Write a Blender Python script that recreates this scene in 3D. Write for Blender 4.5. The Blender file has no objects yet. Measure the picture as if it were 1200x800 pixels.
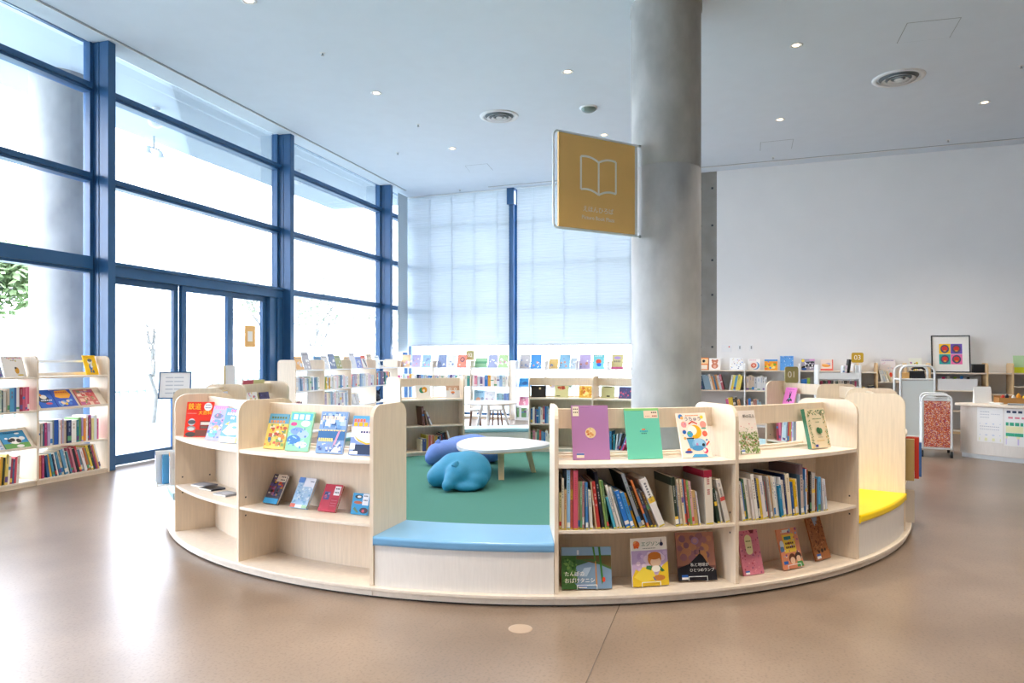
import bpy, bmesh, math, random
from math import sin, cos, tan, radians as R, degrees as D, pi, hypot, atan2, sqrt
from mathutils import Vector, Matrix

SC = bpy.context.scene
COL = SC.collection
EYE = 1.35            # camera height
FOC = 830.0           # focal length for a 1200 px wide frame
HOR = 418.0           # horizon row
CEIL = 5.08
rnd = random.Random(7)

# ------------------------------------------------------------------ helpers
def lin(h):
    if not isinstance(h, str):
        return tuple(h) + ((1.0,) if len(h) == 3 else ())
    h = h.lstrip('#')
    c = [int(h[i:i+2], 16)/255 for i in (0, 2, 4)]
    return tuple((x/12.92 if x <= .04045 else ((x+.055)/1.055)**2.4) for x in c) + (1.0,)

class MB:
    """collects faces; every face has a material index and a print colour"""
    def __init__(s):
        s.v, s.f, s.m, s.c, s.sm = [], [], [], [], []
    def add(s, vs, fs, mi=0, col=None, smooth=False):
        b = len(s.v)
        s.v += [tuple(v) for v in vs]
        for f in fs:
            s.f.append([b+i for i in f]); s.m.append(mi); s.c.append(lin(col) if col else (1, 1, 1, 1)); s.sm.append(smooth)
        return s
    def box(s, x0, x1, y0, y1, z0, z1, mi=0, col=None):
        return s.add([(x0,y0,z0),(x1,y0,z0),(x1,y1,z0),(x0,y1,z0),(x0,y0,z1),(x1,y0,z1),(x1,y1,z1),(x0,y1,z1)],
                     [(3,2,1,0),(4,5,6,7),(0,1,5,4),(1,2,6,5),(2,3,7,6),(3,0,4,7)], mi, col)
    def sweep(s, rows, mi=0, col=None, closed=True, caps=True, smooth=False):
        """rows: list of equal-length point loops"""
        n = len(rows[0]); vs = [p for r in rows for p in r]; fs = []
        for i in range(len(rows)-1):
            for j in range(n if closed else n-1):
                k = (j+1) % n
                fs.append((i*n+j, i*n+k, (i+1)*n+k, (i+1)*n+j))
        s.add(vs, fs, mi, col, smooth)
        if caps:
            s.add(rows[0], [tuple(range(n))[::-1]], mi, col)
            s.add(rows[-1], [tuple(range(n))], mi, col)
        return s
    def prism(s, poly, fn0, fn1, mi=0, col=None):
        """poly: 2D points; fn0/fn1 map a 2D point to the two end faces"""
        return s.sweep([[fn0(*p) for p in poly], [fn1(*p) for p in poly]], mi, col)
    def lathe(s, prof, n=32, mi=0, col=None, smooth=True, center=(0,0,0)):
        rows = []
        for i in range(n+1):
            a = 2*pi*i/n
            rows.append([(center[0]+r*cos(a), center[1]+r*sin(a), center[2]+z) for r, z in prof])
        return s.sweep(rows, mi, col, closed=False, caps=False, smooth=smooth)
    def tube(s, pts, r, n=8, mi=0, col=None, r1=None):
        pts = [Vector(p) for p in pts]; rows = []
        prev = None
        for i, p in enumerate(pts):
            a = pts[max(i-1, 0)]; b = pts[min(i+1, len(pts)-1)]
            d = (b-a).normalized()
            if prev is None:
                u = d.cross(Vector((0,0,1)))
                if u.length < 1e-3: u = d.cross(Vector((0,1,0)))
            else:
                u = prev - d*prev.dot(d)
            u.normalize(); prev = u.copy(); w = d.cross(u)
            rr = r if r1 is None else r + (r1-r)*i/(len(pts)-1)
            rows.append([p + (u*cos(2*pi*k/n) + w*sin(2*pi*k/n))*rr for k in range(n)])
        return s.sweep(rows, mi, col, smooth=True)
    def ball(s, c, rad, n=16, mi=0, col=None):
        rx, ry, rz = rad if hasattr(rad, '__len__') else (rad,)*3
        rows = []
        for i in range(n+1):
            t = pi*i/n
            rows.append([(c[0]+rx*sin(t)*cos(2*pi*k/(2*n)), c[1]+ry*sin(t)*sin(2*pi*k/(2*n)), c[2]-rz*cos(t)) for k in range(2*n)])
        return s.sweep(rows, mi, col, caps=False, smooth=True)
    def arc(s, r0, r1, a0, a1, z0, z1, rm, n=10, mi=0, col=None):
        """arc-shaped board; angles in degrees, local frame of a ring unit (y inward, origin on radius rm)"""
        rows = []
        for i in range(n+1):
            a = R(a0 + (a1-a0)*i/n)
            rows.append([(r1*sin(a), rm-r1*cos(a), z0), (r0*sin(a), rm-r0*cos(a), z0), (r0*sin(a), rm-r0*cos(a), z1), (r1*sin(a), rm-r1*cos(a), z1)])
        return s.sweep(rows[::-1], mi, col)
    def build(s, name, mats, parent=None, loc=(0,0,0), rot=(0,0,0), bevel=0, seg=2):
        me = bpy.data.meshes.new(name)
        me.from_pydata([tuple(v) for v in s.v], [], s.f)
        mats = mats if isinstance(mats, (list, tuple)) else [mats]
        for m in mats: me.materials.append(m)
        me.polygons.foreach_set('material_index', s.m)
        me.polygons.foreach_set('use_smooth', s.sm)
        ca = me.color_attributes.new('Col', 'FLOAT_COLOR', 'CORNER')
        i = 0
        for p in me.polygons:
            for _ in range(p.loop_total):
                ca.data[i].color = s.c[p.index]; i += 1
        bm = bmesh.new(); bm.from_mesh(me)
        bmesh.ops.recalc_face_normals(bm, faces=bm.faces)
        bm.to_mesh(me); bm.free()
        o = bpy.data.objects.new(name, me); COL.objects.link(o)
        o.location = loc; o.rotation_euler = rot
        if parent: o.parent = parent
        if bevel:
            b = o.modifiers.new('b', 'BEVEL'); b.width = bevel; b.segments = seg; b.limit_method = 'ANGLE'; b.angle_limit = R(50)
        return o

def tag(o, label, cat, group=None):
    o['label'] = label; o['category'] = cat
    if group: o['group'] = group
    return o
def empty(name, label, cat, loc=(0,0,0), rz=0, group=None):
    o = bpy.data.objects.new(name, None); COL.objects.link(o)
    o.location = loc; o.rotation_euler = (0, 0, rz); o.empty_display_size = .1
    return tag(o, label, cat, group)
def structure(o):
    o['kind'] = 'structure'; return o
def rounded(x0, x1, y0, y1, r, n=5, corners=(1,1,1,1)):
    """rounded rectangle, corners: bl br tr tl"""
    out = []
    for (cx, cy, a0, k) in ((x0+r,y0+r,180,0), (x1-r,y0+r,270,1), (x1-r,y1-r,0,2), (x0+r,y1-r,90,3)):
        if corners[k]:
            out += [(cx+r*cos(R(a0+90*i/n)), cy+r*sin(R(a0+90*i/n))) for i in range(n+1)]
        else:
            out.append(((x0,y0),(x1,y0),(x1,y1),(x0,y1))[k])
    return out

# ------------------------------------------------------------------ materials
def mat(name, col, rough=.5, metal=0., var=0., scale=8., stretch=(1,1,1), bump=0., spec=.5, emit=0., trans=0., coat=0.):
    m = bpy.data.materials.new(name); m.use_nodes = True
    nt = m.node_tree; N = nt.nodes; L = nt.links
    b = N['Principled BSDF']
    c = lin(col)
    b.inputs['Base Color'].default_value = c
    b.inputs['Roughness'].default_value = rough
    b.inputs['Metallic'].default_value = metal
    b.inputs['Specular IOR Level'].default_value = spec
    if coat: b.inputs['Coat Weight'].default_value = coat
    if emit:
        b.inputs['Emission Color'].default_value = c; b.inputs['Emission Strength'].default_value = emit
    if var or bump:
        tc = N.new('ShaderNodeTexCoord'); mp = N.new('ShaderNodeMapping'); mp.inputs['Scale'].default_value = stretch
        nz = N.new('ShaderNodeTexNoise'); nz.inputs['Scale'].default_value = scale; nz.inputs['Detail'].default_value = 5
        L.new(tc.outputs['Object'], mp.inputs['Vector']); L.new(mp.outputs['Vector'], nz.inputs['Vector'])
        if var:
            rp = N.new('ShaderNodeValToRGB')
            rp.color_ramp.elements[0].position = .3; rp.color_ramp.elements[1].position = .7
            rp.color_ramp.elements[0].color = tuple(x*(1-var) for x in c[:3]) + (1,)
            rp.color_ramp.elements[1].color = tuple(min(1, x*(1+var)) for x in c[:3]) + (1,)
            L.new(nz.outputs['Fac'], rp.inputs['Fac']); L.new(rp.outputs['Color'], b.inputs['Base Color'])
        if bump:
            bp = N.new('ShaderNodeBump'); bp.inputs['Strength'].default_value = bump; bp.inputs['Distance'].default_value = .01
            L.new(nz.outputs['Fac'], bp.inputs['Height']); L.new(bp.outputs['Normal'], b.inputs['Normal'])
    return m

M = {}
M['wood'] = mat('birch', '#e3d2bb', .38, var=.06, scale=9, stretch=(9,9,.6), spec=.4)
M['wood_edge'] = mat('birch_edge', '#e9dccb', .4, var=.05, scale=30, spec=.4)
M['wood_white'] = mat('pale_laminate', '#e6e1da', .4, var=.03, scale=12, stretch=(8,8,.7))
M['tan_wood'] = mat('oak_laminate', '#e0c294', .4, var=.08, scale=9, stretch=(8,8,.8))
M['leg_wood'] = mat('leg_birch', '#d8bf9b', .4, var=.08, scale=20)
M['white'] = mat('white_paint', '#eceef0', .45, var=.015, scale=3)
M['white_metal'] = mat('white_metal', '#e9eef0', .35)
M['wall'] = mat('wall_paint', '#efefef', .75, var=.012, scale=2)
M['ceil'] = mat('ceiling_paint', '#e0e9f3', .85, var=.012, scale=4)
M['ceil_line'] = mat('ceiling_joint', '#9aa3aa', .8)
M['frame'] = mat('navy_frame', '#335f8c', .3, metal=.0, var=.04, scale=5)
M['concrete'] = mat('concrete', '#a8a7a5', .55, var=.22, scale=3.2, stretch=(1,1,.6), bump=.08)
M['concrete_dark'] = mat('concrete_pilaster', '#8b8781', .7, var=.12, scale=3, bump=.05)
M['carpet'] = mat('green_carpet', '#4a7d74', .95, var=.12, scale=160, bump=.35, spec=.1)
M['blue_vinyl'] = mat('blue_vinyl', '#6ea3cb', .32, var=.02, scale=6)
M['pale_vinyl'] = mat('pale_blue_vinyl', '#9cc9da', .3, var=.02, scale=6)
M['yellow_vinyl'] = mat('yellow_vinyl', '#fcd800', .4, var=.02, scale=6)
M['blue_bag'] = mat('blue_stretch_fabric', '#1f83ad', .62, var=.05, scale=60, bump=.03)
M['violet_bag'] = mat('periwinkle_fabric', '#5f83cf', .65, var=.05, scale=60, bump=.03)
M['black'] = mat('black_plastic', '#16181c', .4)
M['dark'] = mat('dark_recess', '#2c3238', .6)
M['grey'] = mat('grey_plastic', '#9aa0a4', .5)
M['lightgrey'] = mat('light_grey', '#c9cdd0', .5)
M['paper'] = mat('paper', '#f4f3ee', .7, var=.01, scale=30)
M['paper_grey'] = mat('paper_lilac', '#dcdbe6', .7)
M['steel'] = mat('steel', '#b9bec2', .3, metal=.8)
M['joint'] = mat('joint_filler', '#5a5048', .7)
M['table'] = mat('table_laminate', '#d2d4da', .3, var=.01)
M['rubber'] = mat('rubber', '#2a2d31', .6)
M['gold'] = mat('mustard', '#c8a024', .45)
M['olive'] = mat('olive_plate', '#a9a06a', .5)
M['sign'] = mat('ochre_panel', '#f0c274', .45, var=.02, scale=5)
M['signwhite'] = mat('sign_white', '#f7f3ea', .5)
M['orange_paper'] = mat('orange_notice', '#f2c27a', .7)
M['cart_panel'] = mat('cart_mesh', '#ecf5f3', .55)  # even pale colour of the truck and rack panels
M['ink'] = mat('ink', '#2b2f36', .6)
M['ink_navy'] = mat('navy_ink', '#253a6b', .6)
M['ink_green'] = mat('green_ink', '#3d7a5b', .6)
M['ink_yellow'] = mat('yellow_ink', '#ffd21e', .5)
M['ink_white'] = mat('white_ink', '#fbf7ee', .5)
M['ink_red'] = mat('red_ink', '#d8402f', .5)
M['box'] = mat('card_box', '#c08e52', .7, var=.05, scale=20)
M['bark'] = mat('bark', '#8d8a84', .8, var=.15, scale=12)
M['fence'] = mat('outdoor_fence', '#868f8b', .7)
M['lawn'] = mat('lawn', '#8c9c98', .9, var=.08, scale=3)
M['paving'] = mat('terrace', '#a9b2b2', .8, var=.04, scale=2)
M['soffit'] = mat('soffit', '#c3ccd4', .8, var=.02, scale=2)
M['leafmat'] = mat('leaves', '#9bb07e', .7, var=.2, scale=3)

def print_mat():
    m = bpy.data.materials.new('printed_cover'); m.use_nodes = True
    nt = m.node_tree; b = nt.nodes['Principled BSDF']
    a = nt.nodes.new('ShaderNodeAttribute'); a.attribute_name = 'Col'
    nt.links.new(a.outputs['Color'], b.inputs['Base Color'])
    b.inputs['Roughness'].default_value = .42
    b.inputs['Specular IOR Level'].default_value = .35
    return m
M['print'] = print_mat()
def pages_mat():
    m = mat('page_block', '#ece4d2', .8, var=.08, scale=60, stretch=(6,6,.4))
    return m
M['pages'] = pages_mat()
def glass_mat(name, tint, refl):
    m = bpy.data.materials.new(name); m.use_nodes = True
    nt = m.node_tree; N = nt.nodes; N.clear()
    out = N.new('ShaderNodeOutputMaterial'); mx = N.new('ShaderNodeMixShader')
    tr = N.new('ShaderNodeBsdfTransparent'); tr.inputs['Color'].default_value = tint
    gl = N.new('ShaderNodeBsdfGlossy'); gl.inputs['Roughness'].default_value = .02
    fr = N.new('ShaderNodeFresnel'); fr.inputs['IOR'].default_value = 1.3
    mu = N.new('ShaderNodeMath'); mu.operation = 'MULTIPLY'; mu.inputs[1].default_value = refl
    nt.links.new(fr.outputs[0], mu.inputs[0]); nt.links.new(mu.outputs[0], mx.inputs[0])
    nt.links.new(tr.outputs[0], mx.inputs[1]); nt.links.new(gl.outputs[0], mx.inputs[2]); nt.links.new(mx.outputs[0], out.inputs[0])
    return m
M['glass'] = glass_mat('window_glass', (.965, .975, 1, 1), .7)
def cloth_mat(name, col, t):
    m = bpy.data.materials.new(name); m.use_nodes = True
    nt = m.node_tree; N = nt.nodes; N.clear(); L = nt.links
    out = N.new('ShaderNodeOutputMaterial'); mx = N.new('ShaderNodeMixShader'); mx.inputs[0].default_value = t
    d = N.new('ShaderNodeBsdfDiffuse'); tl = N.new('ShaderNodeBsdfTranslucent')
    tc = N.new('ShaderNodeTexCoord'); sp = N.new('ShaderNodeSeparateXYZ'); L.new(tc.outputs['Object'], sp.inputs[0])
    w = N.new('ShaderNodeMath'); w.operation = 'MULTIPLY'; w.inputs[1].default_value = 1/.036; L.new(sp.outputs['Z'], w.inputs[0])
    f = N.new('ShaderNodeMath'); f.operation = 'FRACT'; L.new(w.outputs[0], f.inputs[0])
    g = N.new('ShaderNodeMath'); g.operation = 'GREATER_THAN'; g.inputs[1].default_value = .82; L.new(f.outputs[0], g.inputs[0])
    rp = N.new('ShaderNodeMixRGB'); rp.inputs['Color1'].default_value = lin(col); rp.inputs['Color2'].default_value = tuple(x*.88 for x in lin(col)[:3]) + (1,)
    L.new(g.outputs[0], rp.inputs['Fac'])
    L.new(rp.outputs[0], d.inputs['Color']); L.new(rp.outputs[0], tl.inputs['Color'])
    L.new(d.outputs[0], mx.inputs[1]); L.new(tl.outputs[0], mx.inputs[2]); L.new(mx.outputs[0], out.inputs[0])
    return m
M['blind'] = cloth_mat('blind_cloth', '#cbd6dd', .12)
M['blind_cord'] = mat('blind_cord', '#cfdae2', .7)

def floor_mat():
    m = bpy.data.materials.new('polished_concrete'); m.use_nodes = True
    nt = m.node_tree; N = nt.nodes; L = nt.links; b = N['Principled BSDF']
    tc = N.new('ShaderNodeTexCoord')
    def noise(sc, det=6):
        n = N.new('ShaderNodeTexNoise'); n.inputs['Scale'].default_value = sc; n.inputs['Detail'].default_value = det
        L.new(tc.outputs['Object'], n.inputs['Vector']); return n
    n1, n2, n3 = noise(.6), noise(3.5, 8), noise(70, 3)
    r1 = N.new('ShaderNodeValToRGB'); e = r1.color_ramp.elements
    e[0].position, e[1].position = .36, .64; e[0].color, e[1].color = lin('#766352'), lin('#988676')
    L.new(n1.outputs['Fac'], r1.inputs['Fac'])
    r2 = N.new('ShaderNodeValToRGB'); e = r2.color_ramp.elements
    e[0].position, e[1].position = .25, .8; e[0].color, e[1].color = (.84,.84,.84,1), (1,1,1,1)
    L.new(n2.outputs['Fac'], r2.inputs['Fac'])
    r3 = N.new('ShaderNodeValToRGB'); e = r3.color_ramp.elements
    e[0].position, e[1].position = .25, .5; e[0].color, e[1].color = (.66,.66,.66,1), (1,1,1,1)
    L.new(n3.outputs['Fac'], r3.inputs['Fac'])
    def mul(a, c):
        x = N.new('ShaderNodeMixRGB'); x.blend_type = 'MULTIPLY'; x.inputs['Fac'].default_value = 1
        L.new(a, x.inputs['Color1']); L.new(c, x.inputs['Color2']); return x.outputs[0]
    L.new(mul(mul(r1.outputs[0], r2.outputs[0]), r3.outputs[0]), b.inputs['Base Color'])
    rr = N.new('ShaderNodeMapRange'); rr.inputs['To Min'].default_value = .26; rr.inputs['To Max'].default_value = .36
    L.new(n1.outputs['Fac'], rr.inputs['Value']); L.new(rr.outputs[0], b.inputs['Roughness'])
    b.inputs['Specular IOR Level'].default_value = .95
    return m
M['floor'] = floor_mat()

# ------------------------------------------------------------------ frames of the building
WA = atan2(.9569, .2905)                       # window wall runs along local x
WO = Vector((-4.958, 8.569, 0))
BA = -R(20.6)                                  # far wall
BO = WO + Vector((.2905, .9569, 0))*8.556
class Frame:
    def __init__(s, o, a): s.o, s.a = Vector(o), a
    def p(s, x, y, z=0): return s.o + Vector((x*cos(s.a)-y*sin(s.a), x*sin(s.a)+y*cos(s.a), z))
    def inv(s, x, y):
        d = Vector((x, y, 0)) - s.o
        return d.x*cos(s.a)+d.y*sin(s.a), -d.x*sin(s.a)+d.y*cos(s.a)
    def along(s, px, y):
        """x in this frame of the point that the sight line through column px meets at offset y"""
        k = (px-600)/FOC; o = s.p(0, y)
        return (k*o.y - o.x)/(cos(s.a)-k*sin(s.a))
W = Frame(WO, WA); B = Frame(BO, BA)
def ceil_at(px, py, z=CEIL):
    t = (z-EYE)*FOC/(HOR-py); return Vector(((px-600)/FOC*t, t, z))

# ------------------------------------------------------------------ text
def text(name, s, size, m, parent, loc, rot=(0,0,0), align='CENTER', ext=.0004, spacing=1.0):
    c = bpy.data.curves.new(name, 'FONT'); c.body = s; c.size = size; c.align_x = align; c.align_y = 'CENTER'; c.extrude = ext
    c.space_line = spacing
    o = bpy.data.objects.new(name, c); COL.objects.link(o)
    dg = bpy.context.evaluated_depsgraph_get(); dg.update()
    me = bpy.data.meshes.new_from_object(o.evaluated_get(dg))
    bpy.data.objects.remove(o); bpy.data.curves.remove(c)
    me.name = name; me.materials.clear(); me.materials.append(m)
    o = bpy.data.objects.new(name, me); COL.objects.link(o)
    o.parent = parent; o.location = loc; o.rotation_euler = rot
    return o

# ------------------------------------------------------------------ room shell
def shell():
    # floor and ceiling share the outline of the room (window-wall frame, y<0 inside)
    mb = MB(); far = B.p(24, 0)
    fx, fy = W.inv(far.x, far.y)
    poly = [(-15, 0.15), (8.72, 0.15), (fx+.2, fy), (-15, fy)]
    mb.prism(poly, lambda x, y: (x, y, -.15), lambda x, y: (x, y, 0))
    structure(mb.build('floor', M['floor'], None, WO, (0,0,WA)))
    mb = MB(); mb.prism(poly, lambda x, y: (x, y, CEIL), lambda x, y: (x, y, CEIL+.25))
    structure(mb.build('ceiling', M['ceil'], None, WO, (0,0,WA)))
    # control joint in the slab
    jx, jy = W.inv(.576, 3.82)
    mb = MB(); mb.box(-12, 8, jy-.0022, jy+.0022, .0002, .0012)
    mb.box(jx-6.2, jx-6.193, -20, -.3, .0002, .0012)
    structure(mb.build('trim_1', M['joint'], None, WO, (0,0,WA)))
    # curtain slots in the ceiling
    mb = MB(); mb.box(-15, 7.75, -.36, -.335, CEIL-.003, CEIL+.01); mb.box(-15, 7.75, -.334, -.32, CEIL-.014, CEIL+.01, 1)
    structure(mb.build('trim_2', [M['ceil_line'], M['white']], None, WO, (0,0,WA)))
    mb = MB(); mb.box(B.along(573, -.4), 23, -.46, -.435, CEIL-.003, CEIL+.01); mb.box(B.along(573, -.4), 23, -.434, -.42, CEIL-.014, CEIL+.01, 1)
    structure(mb.build('trim_3', [M['ceil_line'], M['white']], None, BO, (0,0,BA)))
    # window wall -----------------------------------------------------------
    TR = [4.55, 3.49]
    def window(n, fr, s0, s1, transoms, rot, org, sill=.09):
        e = bpy.data.objects.new('window_%d' % n, None); COL.objects.link(e); e.location = org; e.rotation_euler = (0,0,rot); structure(e)
        mb = MB()
        mb.box(s0, s1, -.04, .07, 0, sill); mb.box(s0, s1, .0, .07, CEIL-.004, CEIL)
        mb.box(s0, s0+.045, -.03, .07, sill, CEIL-.004); mb.box(s1-.045, s1, -.03, .07, sill, CEIL-.004)
        for z, h in transoms:
            mb.box(s0+.045, s1-.045, -.075, .08, z-h/2, z+h/2)
            if h > .03: mb.box(s0+.045, s1-.045, -.05, .09, z-h/2-.035, z-h/2)
        mb.build('window_frame', M['frame'], e, bevel=.004)
        g = MB(); g.box(s0+.03, s1-.03, .028, .036, sill-.01, CEIL-.005)
        g.build('window_glass', M['glass'], e)
        return e
    std = [(TR[0], .06), (TR[1], .06)]
    F1, F2, F3 = -.154, 3.49, 7.16
    FW = .108
    window(1, W, F1-3.66, F1, std+[(2.46, .15)], WA, WO)
    window(2, W, F2+FW, F3, std+[(2.48, .06)], WA, WO)
    window(3, W, F3+FW, 8.5, std+[(2.48, .06)], WA, WO)
    window(4, W, F1-7.4, F1-3.66-FW, std+[(2.46, .15)], WA, WO)
    window(5, W, F1-11.2, F1-7.4-FW, std+[(2.46, .15)], WA, WO)
    for i, s in enumerate((F1, F2, F3, F1-3.66-FW, F1-7.4-FW)):
        mb = MB(); mb.box(s, s+FW, -.255, .1, 0, CEIL)
        mb.box(s-.03, s, -.02, .09, 0, CEIL); mb.box(s-.008, s, -.12, -.1, 0, CEIL); mb.box(s+FW, s+FW+.02, -.1, .09, 0, CEIL)
        structure(mb.build('trim_%d' % (4+i), M['frame'], None, WO, (0,0,WA), bevel=.006))
    # glazed door under a header, with two windows above
    e = bpy.data.objects.new('door_1', None); COL.objects.link(e); e.location = WO; e.rotation_euler = (0,0,WA); structure(e)
    a, b = F1+FW, F2
    mb = MB(); mb.box(a, b, -.11, .1, 2.33, 2.5); mb.box(a, b, -.14, .1, 2.46, 2.5)
    for z, h in std:
        mb.box(a, b, -.075, .08, z-h/2, z+h/2); mb.box(a, b, -.05, .09, z-h/2-.035, z-h/2)
    mb.box(a, a+.045, -.03, .07, 2.5, CEIL); mb.box(b-.045, b, -.03, .07, 2.5, CEIL)
    mb.box(b-.34, b, -.1, .08, 0, 2.33); mb.box(b-.17, b-.13, -.13, -.1, 0, 2.33)
    mb.build('door_frame', M['frame'], e, bevel=.004)
    g = MB(); g.box(a+.02, b-.02, .028, .036, 2.49, CEIL-.002); g.build('transom_glass', M['glass'], e)
    m1, m2, m3 = W.along(211, -.05), W.along(270, -.05), b-.34
    for (x0, x1, y) in ((a+.005, m1-.005, 0), (m1+.005, m2-.005, -.05), (m2+.005, m3-.005, 0)):
        mb = MB(); st = .085
        mb.box(x0, x1, y-.03, y+.03, .01, .135); mb.box(x0, x1, y-.03, y+.03, 2.25, 2.33)
        mb.box(x0, x0+(.03 if x0 < a+.1 else st), y-.03, y+.03, .135, 2.25); mb.box(x1-st, x1, y-.03, y+.03, .135, 2.25)
        lf = mb.build('door_leaf', M['frame'], e, bevel=.004)
        g = MB(); g.box(x0+.02, x1-.02, y-.004, y+.004, .12, 2.26); g.build('door_glass', M['glass'], lf)
    # far wall --------------------------------------------------------------
    ms = B.along(598, -.05); pil = B.along(790, 0); wh = B.along(840, -.05)
    window(6, B, .06, ms, [(4.4, .02), (3.45, .02), (2.48, .02)], BA, BO)
    window(7, B, ms+.11, pil, [(4.4, .02), (3.45, .02), (2.48, .02)], BA, BO)
    mb = MB(); mb.box(ms, ms+.11, -.14, .08, 0, CEIL); mb.box(ms-.03, ms+.14, -.2, -.04, 4.72, CEIL)
    structure(mb.build('trim_9', M['frame'], None, BO, (0,0,BA), bevel=.005))
    mb = MB(); mb.box(pil, wh, -.02, .4, 0, CEIL)
    # tie holes of the formwork
    for z in (1.55, 2.6, 3.3, 4.0, 4.75):
        for x in (wh-.32, wh-.09): mb.box(x-.02, x+.02, -.024, -.02, z-.02, z+.02, 1)
    structure(mb.build('wall_pilaster', [M['concrete_dark'], M['dark']], None, BO, (0,0,BA)))
    mb = MB(); mb.box(wh, 24, -.05, .3, 0, CEIL)
    structure(mb.build('wall_back', M['wall'], None, BO, (0,0,BA)))
    mb = MB(); mb.box(-.14, .06, -.0, .3, 0, CEIL)
    structure(mb.build('wall_corner', M['white'], None, BO, (0,0,BA)))
    # walls the photograph does not show: right side and behind the viewpoint
    mb = MB(); mb.box(-15, fx, fy-.2, fy, 0, CEIL)
    structure(mb.build('wall_right', M['wall'], None, WO, (0,0,WA)))
    mb = MB(); mb.box(-15.2, -15, fy, .1, 0, CEIL)
    structure(mb.build('wall_rear', M['wall'], None, WO, (0,0,WA)))
    mb = MB(); mb.box(-15, F1-11.2-.0, -.1, .1, 0, CEIL)
    structure(mb.build('wall_left', M['wall'], None, WO, (0,0,WA)))
    # blinds in front of the far windows ---------------------------------------
    for px0, px1, lab in ((466.5, 596.5, 'pale pleated blind lowered over the far window next to the glass corner'),
                          (606, 800, 'pale pleated blind lowered over the far window behind the round column')):
        x0, x1 = B.along(px0, -.16), B.along(px1, -.16)
        bl = empty('window_blind', lab, 'blind', B.p((x0+x1)/2, -.16, 1.6), BA)
        w = (x1-x0)/2
        mb = MB(); rows = []; n = 96; H = CEIL-.04-1.62
        for i in range(n+1):
            z = .03 + H*i/n; y = .003*(1 if i % 2 else -1)
            rows.append([(-w, y, z), (w, y, z)])
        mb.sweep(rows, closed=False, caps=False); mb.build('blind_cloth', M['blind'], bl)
        mb = MB(); mb.box(-w, w, -.018, .018, 0, .035); mb.build('bottom_rail', M['lightgrey'], bl, bevel=.004)
        mb = MB(); mb.box(-w, w, -.025, .025, H+.03, H+.055); mb.build('head_rail', M['white_metal'], bl)
        k = 5
        for i in range(k):
            x = -w + 2*w*(i+.5)/k
            mb = MB(); mb.box(x-.008, x+.008, -.012, -.009, .03, H+.03); mb.build('ladder_tape', M['blind_cord'], bl)
    # narrow blind on the window wall at the corner
    x0, x1 = 7.8, 8.3
    bl = empty('window_blind', 'narrow pale roller blind at the glass corner', 'blind', W.p((x0+x1)/2, -.12, 1.45), WA)
    mb = MB(); mb.box(-.25, .25, -.004, .004, .03, CEIL-1.45-.02); mb.build('blind_cloth', M['blind'], bl)
    mb = MB(); mb.box(-.25, .25, -.015, .015, 0, .03); mb.build('bottom_rail', M['lightgrey'], bl)
shell()

# round concrete column
COLX, COLY, COLR = 1.64, 7.55, .364
def column():
    mb = MB()
    mb.lathe([(COLR, .0135), (COLR, 3.32), (COLR-.005, 3.325), (COLR-.005, 3.333), (COLR, 3.338), (COLR, 5.0), (COLR+.012, 5.0), (COLR+.012, CEIL)], 72)
    structure(mb.build('column', M['concrete'], None, (COLX, COLY, 0)))
column()

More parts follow.
